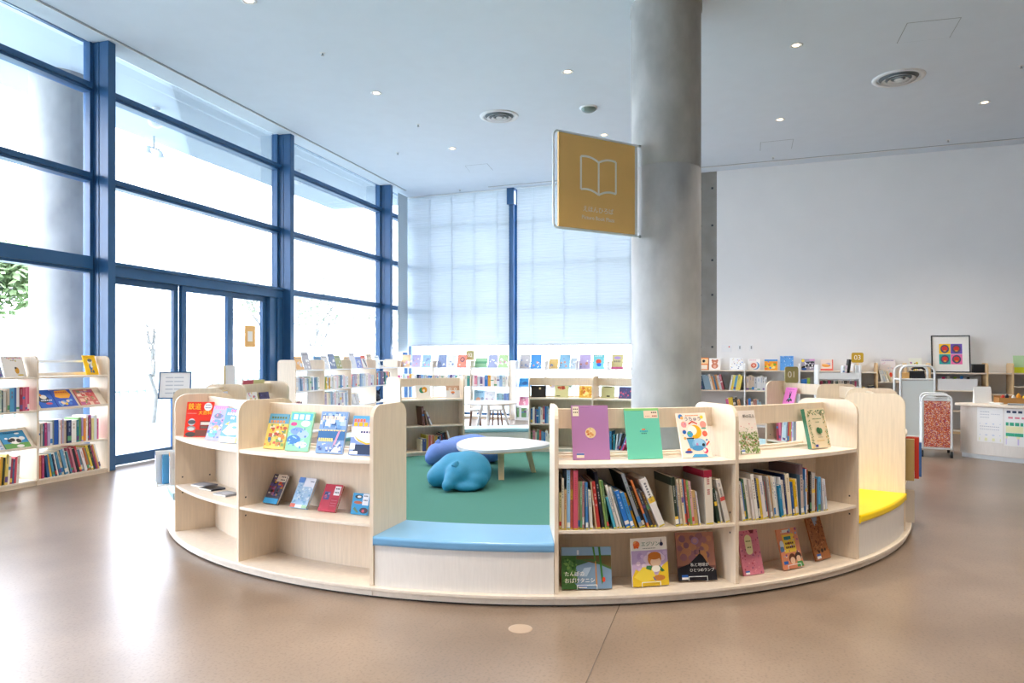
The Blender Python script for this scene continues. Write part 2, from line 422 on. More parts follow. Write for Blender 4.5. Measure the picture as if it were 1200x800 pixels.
# ------------------------------------------------------------------ outdoors
def outdoors():
    mb = MB(); mb.box(-40, 60, .1, 3.2, -.3, -.03); structure(mb.build('terrace_ground', M['paving'], None, WO, (0,0,WA)))
    mb = MB(); mb.box(-40, 60, 3.2, 70, -.3, -.04); mb.box(8.9, 60, -60, .1, -.3, -.04)
    structure(mb.build('lawn_ground', M['lawn'], None, WO, (0,0,WA)))
    mb = MB(); mb.box(-18, 9.2, .1, 2.35, CEIL+.02, CEIL+.45)
    structure(mb.build('roof_soffit', M['soffit'], None, WO, (0,0,WA)))
    mb = MB(); mb.lathe([(.36, -.05), (.36, CEIL+.02)], 48)
    structure(mb.build('column_outside', M['concrete'], None, (-6.05, 9.5, 0)))
    # lamps on the soffit
    for i, (s, lab) in enumerate(((1.9, 'globe lamp under the outside canopy above the glass door'), (5.6, 'globe lamp under the outside canopy beyond the door'))):
        o = empty('ceiling_globe_lamp', lab, 'lamp', W.p(s, 1.0, CEIL-.22))
        mb = MB(); mb.ball((0,0,.06), .12, 10); mb.build('globe', M['white'], o)
        mb = MB(); mb.lathe([(0,.2),(.05,.2),(.06,.24)], 12); mb.build('base', M['white_metal'], o)
    for s, lab in ((1.2, 'grey twin spotlight on the canopy edge above the glass door'), (3.0, 'grey twin spotlight on the canopy edge beside the second fin')):
        o = empty('spotlight', lab, 'spotlight', W.p(s, 2.1, CEIL-.3), WA)
        mb = MB(); mb.tube([(0,0,.32),(0,0,.12)], .02); mb.tube([(-.12,0,.12),(.12,0,.12)], .02); mb.build('bracket', M['lightgrey'], o)
        for sx in (-.14, .14):
            mb = MB(); mb.lathe([(0,.06),(.04,.06),(.08,-.06),(.07,-.06),(0,-.02)], 14, center=(sx,0,.05)); mb.build('lamp_head', M['white_metal'], o)
    # slatted fence
    f = empty('slat_fence', 'pale vertical slat fence beyond the glass doors', 'fence', W.p(12, 8.6, -.04), WA)
    mb = MB()
    for i in range(150):
        x = -22+i*.3; h = .62+.1*rnd.random(); mb.box(x, x+.05, -.02, .02, 0, h)
    mb.build('slats', M['fence'], f)
    mb = MB(); mb.box(-22, 23, .02, .05, .4, .46); mb.build('rail', M['fence'], f)
    # trees
    def tree(loc, h, spread, leaves, lab, seed, thick=.06, leafsize=.12):
        r = random.Random(seed)
        t = empty('garden_tree', lab, 'tree', loc, r.random()*6)
        mb = MB(); tips = []
        mb.tube([(0,0,0),(r.uniform(-.1,.1),0,h*.25),(r.uniform(-.1,.1),r.uniform(-.1,.1),h*.45)], thick, 7, r1=thick*.7)
        def grow(p, d, L, rad, k):
            q = p + d*L; mid = p + d*L*.5 + Vector((r.uniform(-1,1), r.uniform(-1,1), 0))*L*.06
            mb.tube([p, mid, q], rad, 5, r1=rad*.55); tips.append(q)
            if k:
                for _ in range(3):
                    nd = (d + Vector((r.uniform(-1,1), r.uniform(-1,1), r.uniform(-.1,.8)))*.65*spread).normalized()
                    grow(p + d*L*r.uniform(.55, 1), nd, L*.66, rad*.55, k-1)
        for _ in range(3):
            grow(Vector((0,0,h*.42)), Vector((r.uniform(-1,1)*.6*spread, r.uniform(-1,1)*.6*spread, 1)).normalized(), h*.26, thick*.6, 3)
        mb.build('trunk', M['bark'], t)
        if leaves:
            mb = MB()
            for _ in range(leaves):
                c = r.choice(tips) + Vector((r.gauss(0,1), r.gauss(0,1), r.gauss(0,1)))*.28
                u = Vector((r.uniform(-1,1), r.uniform(-1,1), r.uniform(-1,1))).normalized(); v = u.orthogonal().normalized()
                s = leafsize*r.uniform(.6, 1.2)
                mb.add([c-u*s, c+v*s*.5, c+u*s, c-v*s*.5], [(0,1,2,3)])
            mb.build('foliage', M['leafmat'], t)
    tree(W.p(3.5, 7.5, -.04), 3.9, 1.1, 2600, 'leafy green tree outside beyond the outdoor column', 3, .08)
    tree(W.p(-.6, 7.0, -.04), 2.9, 1.0, 1500, 'low leafy tree outside the window above the low bookshelf', 5, .07)
    tree(W.p(5.4, 4.4, -.04), 2.3, .55, 0, 'thin bare forked sapling outside the first door pane', 8, .05)
    tree(W.p(8.6, 2.6, -.04), 3.0, .9, 120, 'bare branching tree outside the last door pane', 12, .05, .05)
    tree(W.p(12.4, 6.5, -.04), 4.2, 1.2, 500, 'sparse tree outside above the door header', 21, .07, .09)
    tree(W.p(14.5, 3.6, -.04), 3.2, 1.0, 220, 'sparse small tree outside the window beyond the doors', 27, .05, .07)
outdoors()

# ------------------------------------------------------------------ books
ORD = ['', 'first', 'second', 'third', 'fourth', 'fifth', 'sixth', 'seventh', 'eighth', 'ninth', 'tenth', 'eleventh', 'twelfth', 'thirteenth', 'fourteenth',
       'fifteenth', 'sixteenth', 'seventeenth', 'eighteenth', 'nineteenth']
def ordinal(n):
    if n < 20: return ORD[n]
    tens = ['', '', 'twenty', 'thirty', 'forty', 'fifty'][n//10]
    return (tens[:-1]+'ieth') if n % 10 == 0 else tens+'-'+ORD[n % 10]
def colour_name(h):
    h = h.lstrip('#'); r, g, b = [int(h[i:i+2], 16)/255 for i in (0, 2, 4)]
    mx, mn = max(r, g, b), min(r, g, b); d = mx-mn
    if d < .1: return 'white' if mx > .86 else 'grey' if mx > .35 else 'black'
    if mx < .24: return 'black'
    hue = (60*((g-b)/d) if mx == r else 60*((b-r)/d)+120 if mx == g else 60*((r-g)/d)+240) % 360
    sat = d/mx
    pre = 'pale ' if sat < .34 and mx > .6 else 'dark ' if mx < .5 else ''
    base = 'red' if hue < 14 or hue > 345 else 'orange' if hue < 40 else 'yellow' if hue < 66 else 'green' if hue < 165 else 'teal' if hue < 190 else 'blue' if hue < 250 else 'purple' if hue < 290 else 'pink'
    if base == 'orange' and (sat < .5 or mx < .62): base = 'cream' if mx > .8 else 'tan' if mx > .55 else 'brown'; pre = ''
    if base == 'yellow' and sat < .35: base = 'cream'; pre = ''
    if base == 'red' and sat < .5 and mx > .75: base = 'pink'; pre = ''
    return pre+base

def spine_mesh(T, Dp, H, col, detail, seed, sticker=True, second=None, band=None):
    r = random.Random(seed); c = .0016 if detail else .001
    mb = MB()
    if detail:
        mb.box(0, c, 0, Dp, 0, H, col=second or col); mb.box(T-c, T, 0, Dp, 0, H, col=second or col); mb.box(c, T-c, 0, c, 0, H, col=col)
    else:
        mb.box(0, T, 0, Dp, 0, H-.003, col=col); mb.box(c, T-c, c, Dp-.002, H-.003, H-.0015, col='#ece4d2')
    e = -.0003
    def q(x0, x1, z0, z1, cc, k=0): mb.add([(x0,e-k*.0001,z0),(x1,e-k*.0001,z0),(x1,e-k*.0001,z1),(x0,e-k*.0001,z1)], [(0,1,2,3)], 0, cc)
    cc = col.lstrip('#'); rgb = [int(cc[i:i+2], 16) for i in (0, 2, 4)]; lum = sum(rgb)/765
    ink = r.choice(['#3a3f4c', '#35569c', '#a33a3a', '#3d6b4a', '#8a6a4a'] if lum > .5 else ['#f4efe2', '#f3d65a', '#dfe9f2'])
    mix = lambda k: '#'+''.join('%02x' % int(a*(1-k)+int(ink[i:i+2], 16)*k) for a, i in zip(rgb, (1, 3, 5)))
    z = H*r.uniform(.84, .93)
    if T > .007:
        a, b = T*.34, T*.66
        n = r.randint(6, 12) if detail else r.choice([0, 1, 2])
        dz = H*r.uniform(.25, .5)/max(n, 1)
        for i in range(n):
            if detail and r.random() < .12: z -= dz; continue
            q(a, b, z-dz*.66, z, mix(.62 if detail else .4)); z -= dz
    if r.random() < .4:
        z0 = H*r.choice([.06, .08, .1, .5]); q(0, T, z0, z0+H*r.uniform(.06, .2), r.choice(['#3d7fc0', '#d9534a', '#f0c94a', '#5a9a6c', '#e7e2d8', '#6b4f86', '#eeeae2']))
    if band:
        bc, bz = band; q(0, T, H*bz, H, bc, 3); mb.add([(-.0003, 0, H*bz), (-.0003, Dp, H*bz), (-.0003, Dp, H), (-.0003, 0, H)], [(0,1,2,3)], 0, bc)
    if sticker:
        q(T*.06, T*.94, .001, .009, '#dcc63a', 1)
        if r.random() < .3 and T > .012: q(T*.05, T*.95, .014, .04, '#efece4', 1)
    return mb

def book_quad(x, T, H, a):
    """2D outline of a leaning book; x is the pivot corner on the shelf"""
    c, s = cos(a), sin(a)
    if a <= 0:   # top leans left, pivot = bottom left
        o = (x, 0)
    else:        # top leans right, pivot = bottom right
        o = (x-T*c+0, T*s)
    f = lambda u, w: (o[0]+u*c+w*s, o[1]-u*s+w*c)
    return o, [f(0,0), f(T,0), f(T,H), f(0,H)]
def span(poly, z):
    xs = []
    for i in range(4):
        (x0, z0), (x1, z1) = poly[i], poly[(i+1) % 4]
        if abs(z1-z0) < 1e-9:
            if abs(z-z0) < 1e-6: xs += [x0, x1]
        elif min(z0, z1)-1e-9 <= z <= max(z0, z1)+1e-9: xs.append(x0+(x1-x0)*(z-z0)/(z1-z0))
    return (min(xs), max(xs)) if xs else None

MASS = MB()        # the smallest far rows, past the first three hundred books
def pack(pose, specs, x0, x1, depth, where, group, detail=True, sticker=True, gap=.0012, z_off=.001, first=1, setback=0., name='book', mass=False):
    """stands a row of books on a shelf; pose(x, setback) gives the foot point and heading"""
    prev = []; n = first-1; made = []
    for i, sp in enumerate(specs):
        if sp[0] is None:
            x0 = max([x0]+[p[0] for q in prev for p in q[:2]]) + sp[1]; continue
        col, T, H, a = sp[0], sp[1], sp[2], R(sp[3] if len(sp) > 3 else 0)
        _, q0 = book_quad(0, T, H, a)
        need = x0 - min(p[0] for p in q0)
        for pq in prev[-3:]:
            zs = sorted({round(p[1], 5) for p in q0+pq})
            for z in zs:
                s0, s1 = span(q0, z), span(pq, z)
                if s0 and s1: need = max(need, s1[1]-s0[0]+gap)
        o, q = book_quad(need, T, H, a)
        if max(p[0] for p in q) > x1: break
        prev.append(q); n += 1
        sb = setback + (sp[4] if len(sp) > 4 else rnd.uniform(0, .018))
        loc, yaw = pose(o[0], sb)
        mb = spine_mesh(T, min(depth, H*.95), H, col, detail, n*31+int(T*1e5), sticker, sp[5] if len(sp) > 5 else None, sp[6] if len(sp) > 6 else None)
        if mass:
            tm = Matrix.Translation(Vector(loc)+Vector((0,0,o[1]+z_off))) @ Matrix.Rotation(yaw, 4, 'Z') @ Matrix.Rotation(a, 4, 'Y'); nb = len(MASS.v)
            MASS.v += [tuple(tm @ Vector(v)) for v in mb.v]; MASS.f += [[i_+nb for i_ in f_] for f_ in mb.f]; MASS.m += mb.m; MASS.c += mb.c; MASS.sm += mb.sm
            continue
        ob = mb.build(name, M['print'], None, Vector(loc)+Vector((0,0,o[1]+z_off)), (0, a, yaw))
        if detail:
            c = .0016; pg = MB(); dp = min(depth, H*.95)
            pg.box(c, T-c, c, dp-.004, .003, H-.003); pg.build('pages', M['pages'], ob)
        size = 'thick' if T > .021 else 'thin' if T < .0095 else 'tall' if H > .29 else 'small' if H < .2 else ''
        lean = 'leaning ' if abs(a) > R(7) else ''
        lab = ' '.join(('%s%s %s book, %s %s' % (lean, size, colour_name(col), ordinal(n), where)).split())
        tag(ob, lab, 'book', group); made.append(ob)
    return made

def paint(mb, w, h, shapes, y0=-.0002):
    """flat print on a cover: each entry is one inked shape in cover fractions"""
    k = 0
    def poly(pts, col):
        nonlocal k
        y = y0-k*.00004; k += 1
        mb.add([((u-.5)*w, y, v*h) for u, v in pts], [tuple(range(len(pts)))], 0, col)
    for s in shapes:
        t = s[0]
        if t == 'r': poly([(s[1],s[2]),(s[3],s[2]),(s[3],s[4]),(s[1],s[4])], s[5])
        elif t == 'c': poly([(s[1]+s[3]*cos(2*pi*i/18), s[2]+s[3]*w/h*sin(2*pi*i/18)) for i in range(18)], s[4])
        elif t == 'e': poly([(s[1]+s[3]*cos(2*pi*i/18), s[2]+s[4]*sin(2*pi*i/18)) for i in range(18)], s[5])
        elif t == 'p': poly(s[1], s[2])
        elif t == 'g':      # greeked line of lettering: u0,u1,v,height,n,colour
            _, u0, u1, v, hh, n, col = s; d = (u1-u0)/n
            for i in range(n): poly([(u0+i*d, v), (u0+(i+.72)*d, v), (u0+(i+.72)*d, v+hh), (u0+i*d, v+hh)], col)
        elif t in ('sc', 'sr', 'st'):
            _, n, a, b, cols, seed, u0, v0, u1, v1 = s; r = random.Random(seed)
            for i in range(n):
                rad = r.uniform(a, b); u, v = r.uniform(u0+rad, u1-rad), r.uniform(v0+rad*w/h, v1-rad*w/h); c = r.choice(cols)
                if t == 'sc': poly([(u+rad*cos(2*pi*j/10), v+rad*w/h*sin(2*pi*j/10)) for j in range(10)], c)
                elif t == 'sr':
                    q = r.uniform(.5, 1.); poly([(u-rad,v-rad*q*w/h),(u+rad,v-rad*q*w/h),(u+rad,v+rad*q*w/h),(u-rad,v+rad*q*w/h)], c)
                else:
                    an = r.uniform(0, 6.3); poly([(u+rad*cos(an+2.1*j), v+rad*w/h*sin(an+2.1*j)) for j in range(3)], c)
    return mb
STICK = [('r', .09, .025, .29, .1, '#f2f2ee'), ('r', .09, .065, .29, .1, '#2f62b5')]
BARC = lambda u, v, c='#efe6d2': [('r', u, v, u+.2, v+.17, c), ('g', u+.02, u+.18, v+.11, .025, 4, '#5b4a3a'), ('g', u+.02, u+.18, v+.05, .025, 4, '#5b4a3a')]

def face_book(pose, w, h, t, tilt, cover, shapes, label, group, roll=0., yaw=0., spine=None, detail=True, texts=(), cat='book', stand=False, name='picture_book'):
    """a book shown cover-out; pose = (foot point of the front bottom edge, heading); tilt leans the top backwards"""
    loc, hd = pose
    mb = MB()
    c = .0016 if t > .005 else t*.3
    mb.box(-w/2, w/2, 0, c, 0, h, col=cover); mb.box(-w/2, w/2, t-c, t, 0, h, col=spine or cover); mb.box(-w/2, -w/2+c, c, t-c, 0, h, col=spine or cover)
    paint(mb, w, h, shapes)
    T = R(tilt)
    zoff = t*sin(T)+.001 + abs(sin(R(roll)))*w/2
    if stand: zoff = (t+.006)*sin(T)+.0055
    o = mb.build(name, M['print'], None, Vector(loc)+Vector((0,0,zoff)), (-T, R(roll), hd+R(yaw)))
    if t > .004:
        pg = MB(); pg.box(-w/2+c, w/2-.004, c, t-c, .003, h-.003); pg.build('pages', M['pages'], o)
    for (s, u, v, size, m, al) in texts:
        text('lettering', s, size, M[m], o, ((u-.5)*w, -.0048, v*h), (pi/2, 0, 0), al)
    if stand:
        mb = MB()
        for sx in (-.055, .055):
            mb.tube([(sx,-.008,.022),(sx,-.008,-.0026),(sx,t+.004,-.0026),(sx,t+.004,.1)], .002, 6)
        mb.tube([(-.055,-.008,.022),(.055,-.008,.022)], .002, 6)
        st = mb.build('book_stand', M['white_metal'], None, Vector(loc)+Vector((0,0,zoff)), (-T, R(roll), hd+R(yaw)))
        tag(st, 'white wire stand under the '+label.replace(' on the bottom shelf', ''), 'book stand', 'wire book stands')
    return tag(o, label, cat, group)

# ------------------------------------------------------------------ the ring of curved shelves
CX, CY, RM = .2065, 7.134, 3.09
def ring_pt(th, r, z=0): a = R(th); return Vector((CX+r*sin(a), CY-r*cos(a), z))
def ring_out(th, r, z): return ring_pt(th, r, z), R(th)
def ring_in(th, r, z): return ring_pt(th, r, z), R(th-180)
def theta_at(px, r, far=False):
    k = (px-600)/FOC; a = k*k+1; b = -2*(k*CX+CY); c = CX*CX+CY*CY-r*r
    t = (-b+(1 if far else -1)*sqrt(b*b-4*a*c))/2/a
    return D(atan2(k*t-CX, -(t-CY)))
PA = [-17.6, .6, 18.9, 37.2, 55.2, 73, 91, 110, 127, 144.5, 161.5, 179.2, 197.7, 216, 234, 252, 270, 287.5, 305.2, 324.1]
PT = .022
Z_SHELF, Z_DISP, Z_BASE = .408, .768, .0625

def shelf_unit(i0, i1, facing, label, group='curved shelf units of the ring', trim=(0, 0)):
    th = [PA[i % 20] + (360 if i >= 20 else 0) for i in range(i0, i1+1)]
    th[0] += trim[0]; th[-1] += trim[1]
    mid = (th[0]+th[-1])/2
    u = empty('curved_bookshelf', label, 'bookshelf', ring_pt(mid, RM), R(mid), group)
    loc = [t-mid for t in th]; e = D(PT/2/RM)
    A, Z = loc[0]-e, loc[-1]+e
    n = 10*(len(loc)-1)
    f = 1 if facing == 'out' else -1
    rr = lambda a, b: tuple(sorted((RM+f*(a-RM), RM+f*(b-RM))))       # mirror about the middle radius
    mb = MB(); mb.arc(2.885, 3.298, A, Z, 0, .0095, RM, n, 1); mb.arc(2.875, 3.312, A, Z, .01, .0435, RM, n); mb.arc(2.865, 3.326, A, Z, .044, .062, RM, n)  # lowest board coloured dark: the shadow line under the plinth, painted in
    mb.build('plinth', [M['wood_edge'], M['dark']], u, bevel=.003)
    # side panels and divider, rounded at the top
    prof = rounded(2.88, 3.30, .0625, 1.075, .085, 6, (0,0,1,1))
    for k, a in enumerate(loc):
        a_ = R(a)
        def P(side):
            return lambda r, z: (r*sin(a_)+side*cos(a_), RM-r*cos(a_)+side*sin(a_), z)
        mb = MB(); mb.prism(prof, P(-PT/2), P(PT/2))
        for s in ((1,) if k == 0 else (-1,) if k == len(loc)-1 else (1, -1)):     # shelf-pin holes
            for r_ in (3.25, 3.06):
                for z_ in (.345, .46):
                    ra, rb = (RM+f*(r_-RM),)*2
                    mb.prism([(ra-.005, z_-.005), (ra+.005, z_-.005), (ra+.005, z_+.005), (ra-.005, z_+.005)], P(s*PT/2), P(s*(PT/2+.0008)), 1)
        mb.build('side_panel' if k in (0, len(loc)-1) else 'divider', [M['wood'], M['dark']], u, bevel=.004)
    for k in range(len(loc)-1):
        a, b = loc[k]+e*1.02, loc[k+1]-e*1.02
        r0, r1 = rr(3.0, 3.02)
        mb = MB(); mb.arc(r0, r1, a, b, .0625, .744, RM); mb.build('back_panel', M['wood'], u)
        r0, r1 = rr(3.021, 3.295)
        mb = MB(); mb.arc(r0, r1, a, b, .39, Z_SHELF, RM); mb.build('shelf', M['wood_edge'], u, bevel=.002)
        r0, r1 = rr(2.885, 3.297)
        mb = MB(); mb.arc(r0, r1, a, b, .745, Z_DISP, RM); mb.build('display_shelf', M['wood_edge'], u, bevel=.002)
        for q0, q1 in ((2.90, 2.93), (3.0, 3.03)):
            r0, r1 = rr(q0, q1)
            mb = MB(); mb.arc(r0, r1, a, b, Z_DISP+.0002, Z_DISP+.014, RM); mb.build('book_stop', M['wood_edge'], u, bevel=.002)
        r0, r1 = rr(3.04, 3.07)
        mb = MB(); mb.arc(r0, r1, a, b, .938, 1.052, RM); mb.build('rail', M['wood'], u, bevel=.003)
    return u

def bench(i0, i1, vinyl, label, group='low benches of the ring'):
    a0, a1 = PA[i0 % 20], PA[i1 % 20]
    if a1 < a0: a1 += 360
    mid = (a0+a1)/2; e = D((PT/2+.0015)/RM)
    u = empty('curved_bench', label, 'bench', ring_pt(mid, RM), R(mid), group)
    A, Z = a0-mid+e, a1-mid-e
    mb = MB(); mb.arc(2.885, 3.298, A, Z, 0, .0095, RM, 10, 1); mb.arc(2.875, 3.312, A, Z, .01, .0435, RM); mb.arc(2.865, 3.326, A, Z, .044, .062, RM); mb.build('plinth', [M['wood_edge'], M['dark']], u, bevel=.003)  # bench base too: dark lowest board paints the shadow line
    mb = MB(); mb.arc(3.27, 3.292, A, Z, .0625, .29, RM); mb.build('front_panel', M['wood_white'], u)
    mb = MB(); mb.arc(2.885, 2.907, A, Z, .0625, .29, RM); mb.build('back_panel', M['wood_white'], u)
    mb = MB(); mb.arc(2.87, 3.31, A, Z, .2905, .342, RM, 16); mb.build('seat_cushion', M[vinyl], u, bevel=.016, seg=4)
    return u

U_R = shelf_unit(1, 3, 'out', 'curved birch shelf unit of two bays right of the blue bench, full of picture books')
U_L = shelf_unit(18, 20, 'out', 'curved birch shelf unit of two bays left of the blue bench, lower shelves nearly empty')
shelf_unit(4, 5, 'out', 'single-bay curved shelf unit directly behind the yellow bench', trim=(0, -.22))
shelf_unit(5, 7, 'in', 'curved birch shelf unit further behind the yellow bench, facing into the ring', trim=(.22, 0))
shelf_unit(9, 11, 'in', 'curved two-bay shelf unit at the far side of the ring near the column')
shelf_unit(12, 13, 'in', 'single-bay curved shelf unit at the far side of the ring left of the round table')
shelf_unit(15, 17, 'in', 'curved birch shelf unit in front of the glass doors, facing into the ring')
bench(0, 1, 'blue_vinyl', 'blue cushioned curved bench at the front of the ring')
bench(3, 4, 'yellow_vinyl', 'yellow cushioned curved bench at the right side of the ring')
bench(11, 12, 'pale_vinyl', 'pale blue cushioned bench at the far side of the ring')
bench(17, 18, 'pale_vinyl', 'curved bench at the left end of the ring near the glass doors')
bench(13, 14, 'pale_vinyl', 'curved bench at the far left of the ring before the window shelves')
bench(7, 8, 'pale_vinyl', 'curved bench on the far right of the ring behind the column')

def carpet():
    mb = MB(); mb.lathe([(0, .0005), (2.868, .0005), (2.868, .011), (0, .012)], 96, smooth=False)
    o = mb.build('carpet', M['carpet'], None, (CX, CY, 0)); tag(o, 'round green carpet inside the ring of shelves', 'carpet')
carpet()

# ------------------------------------------------------------------ books on the near side of the ring
def bay_pose(thL, z, rf=3.285, rp=3.07):
    return lambda x, sb: ring_out(thL + D(x/rp), rf-sb, z)
eb = D(.0125/RM)
ROW1 = [('#e6dfa0',.011,.2,0),('#e9e3d3',.011,.28,0),('#c9a878',.012,.215,0),('#8fbbe0',.018,.325,0,.004,'#a7cbe8'),('#d9745c',.013,.322,0),('#c8566a',.024,.322,0,.0),
 ('#cdb48c',.009,.262,0),('#6d8f63',.01,.262,0),('#d8a0a6',.011,.26,0),('#3f78b0',.014,.258,-1),('#eef0ea',.016,.212,-3),('#d5b996',.007,.26,-7),('#b93a34',.017,.262,-7),
 ('#20222e',.016,.315,-8),('#7f9b52',.009,.272,-8),('#5d8a54',.01,.268,-8),('#47a5bd',.013,.18,-15),('#efe9e4',.014,.245,-16),('#d9d6d0',.012,.235,-16),('#5c7f8e',.008,.24,-17),('#2c78cc',.024,.215,-18),
 ('#3c8fd2',.02,.205,-18),('#e0a01e',.011,.2,-19),('#9097a0',.021,.318,-20,.0,'#14171d'),('#20242a',.016,.24,-20),('#d97b45',.012,.28,-21,.01),('#33404f',.016,.225,-22),('#6b5440',.016,.21,-22),('#e9e7e4',.036,.288,-23,.0),
 (None,.03),('#283a30',.021,.275,-6,.002,'#a39a83',('#26352b',.83)),('#23588f',.008,.225,-6),('#ded3bd',.014,.262,-6),('#d9c9a6',.012,.262,-6),('#5d86ba',.009,.26,-6),('#c25d55',.01,.258,-7),('#86a95e',.009,.255,-7),('#d8a9ac',.013,.25,-7),('#c7a36a',.021,.195,-7),('#d6dae2',.008,.19,-8),
 (None,.012),('#e6ddcc',.05,.305,-3,.0,'#b5aea2',('#a3263f',.87)),('#263b30',.017,.2,-10),('#cfd0c9',.011,.185,-12),('#d9d3ca',.03,.255,-15,.008),('#eeeae2',.018,.215,-17),('#2d93a4',.016,.212,-18),('#e0873f',.008,.215,-18)]
pack(bay_pose(PA[1]+eb, Z_SHELF), ROW1, .004, .955, .235, 'middle shelf, bay right of blue bench', 'books on the front middle shelf')
ROW2 = [('#dfd9d2',.018,.232,-9),('#5d7fb4',.012,.222,-9),('#3d6650',.012,.24,-9),('#e5e1d8',.02,.245,-9),('#dcd3cf',.015,.24,-9),('#e7e4dd',.022,.268,-9),('#2a3d5e',.01,.245,-9),('#d9b93e',.015,.24,-9),('#e0d9da',.025,.255,-9),('#6d7e90',.014,.22,-9),('#c84f45',.007,.22,-9),
 ('#b7b2ab',.016,.25,-9,.0,'#a9a59f'),('#e3a021',.013,.248,-8),('#ddd8cd',.014,.245,-8),('#e8e5de',.014,.24,-8),('#bcc7cf',.011,.24,-8),('#2786b5',.02,.19,-8),('#e6e8ea',.009,.235,-8),('#d5cec4',.02,.215,-8),('#1f3565',.01,.25,-8),('#e9dfc6',.03,.25,-7),('#2c5c9e',.014,.2,-7),('#f0c11e',.018,.215,-7),('#eadfcd',.017,.214,-6),
 ('#c9b7ae',.024,.30,-3,.0,'#56748f',('#7f6a70',.8)),('#9fa6ad',.011,.205,-2),('#e3e6e8',.013,.27,-2,.0,'#3b7fc4'),('#c43a26',.016,.272,-1),('#9a6a35',.011,.26,-1),('#232329',.013,.25,-1),('#c9c2bd',.026,.24,0),('#dfa43a',.014,.205,0),('#8a5a4e',.008,.2,0),('#59a8dc',.022,.21,0),('#dcd8dc',.016,.2,-7),('#d5dde8',.014,.195,-9),('#e7e6ea',.012,.19,-10)]
pack(bay_pose(PA[2]+eb, Z_SHELF), ROW2, .004, .957, .235, 'middle shelf, bay beside yellow bench', 'books on the front middle shelf by the yellow bench')
# two tall picture books lying back behind the row, seen edge-on over the others
G1 = 'picture books on the display shelf right of the blue bench'; G2 = 'picture books on the bottom shelf right of the blue bench'
def rb(tilt, t, z_top=.284, rail=3.07): return rail + t/cos(R(tilt)) + z_top*tan(R(tilt)) + .004

def disp(px, w, h, t, tilt, cover, shapes, label, group, r=None, **k):
    r = r or rb(tilt, t)
    return face_book(ring_out(theta_at(px, r), r, Z_DISP), w, h, t, tilt, cover, shapes, label, group, **k)
disp(693.5, .212, .31, .008, 14, '#b07fb4', [('c',.5,.49,.145,'#e9cf9e'),('sc',14,.015,.04,['#c96a3d','#f3e4c4','#d99c62','#b7b06a'],4,.37,.4,.63,.58),('g',.43,.57,.375,.008,5,'#4a4a9a')]
     + [('r',.03,.8,.2,.98,'#efe6d2'),('g',.05,.19,.92,.02,3,'#4a4038'),('g',.05,.19,.86,.02,3,'#4a4038'),('r',.1,.035,.3,.12,'#f0e6d6'),('r',.1,.085,.3,.115,'#3563ba'),('g',.24,.5,.955,.008,9,'#8d62a0')],
     'mauve picture book with a round gold emblem on the display shelf right of the bench', G1)
disp(757, .206, .292, .01, 16, '#6cc9b0', [('r',0,.955,1,1,'#8fd07e'),('g',.2,.5,.945,.01,10,'#4aa58c'),('r',.56,.8,.97,.95,'#efd9c4'),('g',.78,.95,.9,.025,3,'#4a3a34'),('g',.8,.95,.83,.025,4,'#b0503c'),('g',.6,.74,.83,.02,3,'#cfae98'),
     ('r',.46,.565,.56,.59,'#e86a3a'),('g',.4,.64,.53,.025,5,'#2a9fbd'),('g',.44,.6,.49,.015,4,'#2f5560')], 'plain sea-green picture book on the display shelf between the mauve and white ones', G1)
SPACE = [('c',.13,.92,.075,'#3f7ec8'),('c',.17,.89,.05,'#f2b45c'),('c',.85,.9,.055,'#f5cf2e'),('g',.3,.75,.93,.022,9,'#ee8a3a'),('c',.2,.74,.095,'#ef9fa6'),('c',.86,.73,.11,'#e79a90'),('p',[(.77,.66),(.96,.66),(.92,.63),(.8,.63)],'#3f9a8a'),('c',.18,.57,.065,'#1f63b8'),('c',.87,.52,.09,'#ef6a55'),('c',.17,.43,.045,'#e8b25e'),
  ('c',.55,.57,.215,'#f4b41f'),('c',.46,.6,.15,'#fbf6e8'),('p',[(.36,.73),(.5,.79),(.66,.73),(.66,.76),(.5,.82),(.36,.76)],'#d93a2c'),
  ('c',.36,.52,.1,'#3f9fd0'),('c',.33,.54,.04,'#6bb25a'),('p',[(.22,.42),(.45,.42),(.47,.3),(.45,.2),(.3,.2)],'#5e9fcc'),('r',.22,.41,.47,.435,'#2b3440'),('e',.62,.29,.24,.13,'#79b2dc'),('e',.62,.33,.16,.08,'#95c4e6'),('c',.76,.27,.05,'#1f2c3c'),('e',.55,.28,.04,.04,'#b887b8'),('e',.55,.2,.2,.06,'#4a92c8'),
  ('p',[(.86,.24),(.99,.33),(.97,.36),(.85,.28)],'#e8412f'),('c',.8,.14,.085,'#d8326a'),('c',.77,.15,.055,'#f5ece2'),('c',.24,.15,.07,'#ef7a30'),('e',.22,.12,.13,.03,'#2f4f9f'),('p',[(.3,.0),(.86,.0),(.8,.06),(.4,.07)],'#4aa0d4'),('c',.9,.38,.03,'#2f6fb5'),('sc',20,.008,.016,['#e8632e','#3b74bd','#f2c23a'],9,.05,.05,.95,.85)]
disp(818, .19, .262, .012, 19, '#f4e8dc', SPACE, 'white picture book with a yellow moon and coloured planets on the display shelf', G1, texts=[('うちゅう', .52, .855, .028, 'ink_navy', 'CENTER')], r=3.178)
GARDEN = [('sc',170,.02,.05,['#7d9a58','#93ab6a','#5f7f45','#b1bf86','#86985c'],3,0,0,1,.52),('sc',30,.012,.03,['#dd7f86','#e8a5a8','#f0c9c4','#c85a62'],5,.02,.15,.98,.72),('st',50,.012,.03,['#66854a','#a9b884'],6,0,.3,1,.62)]
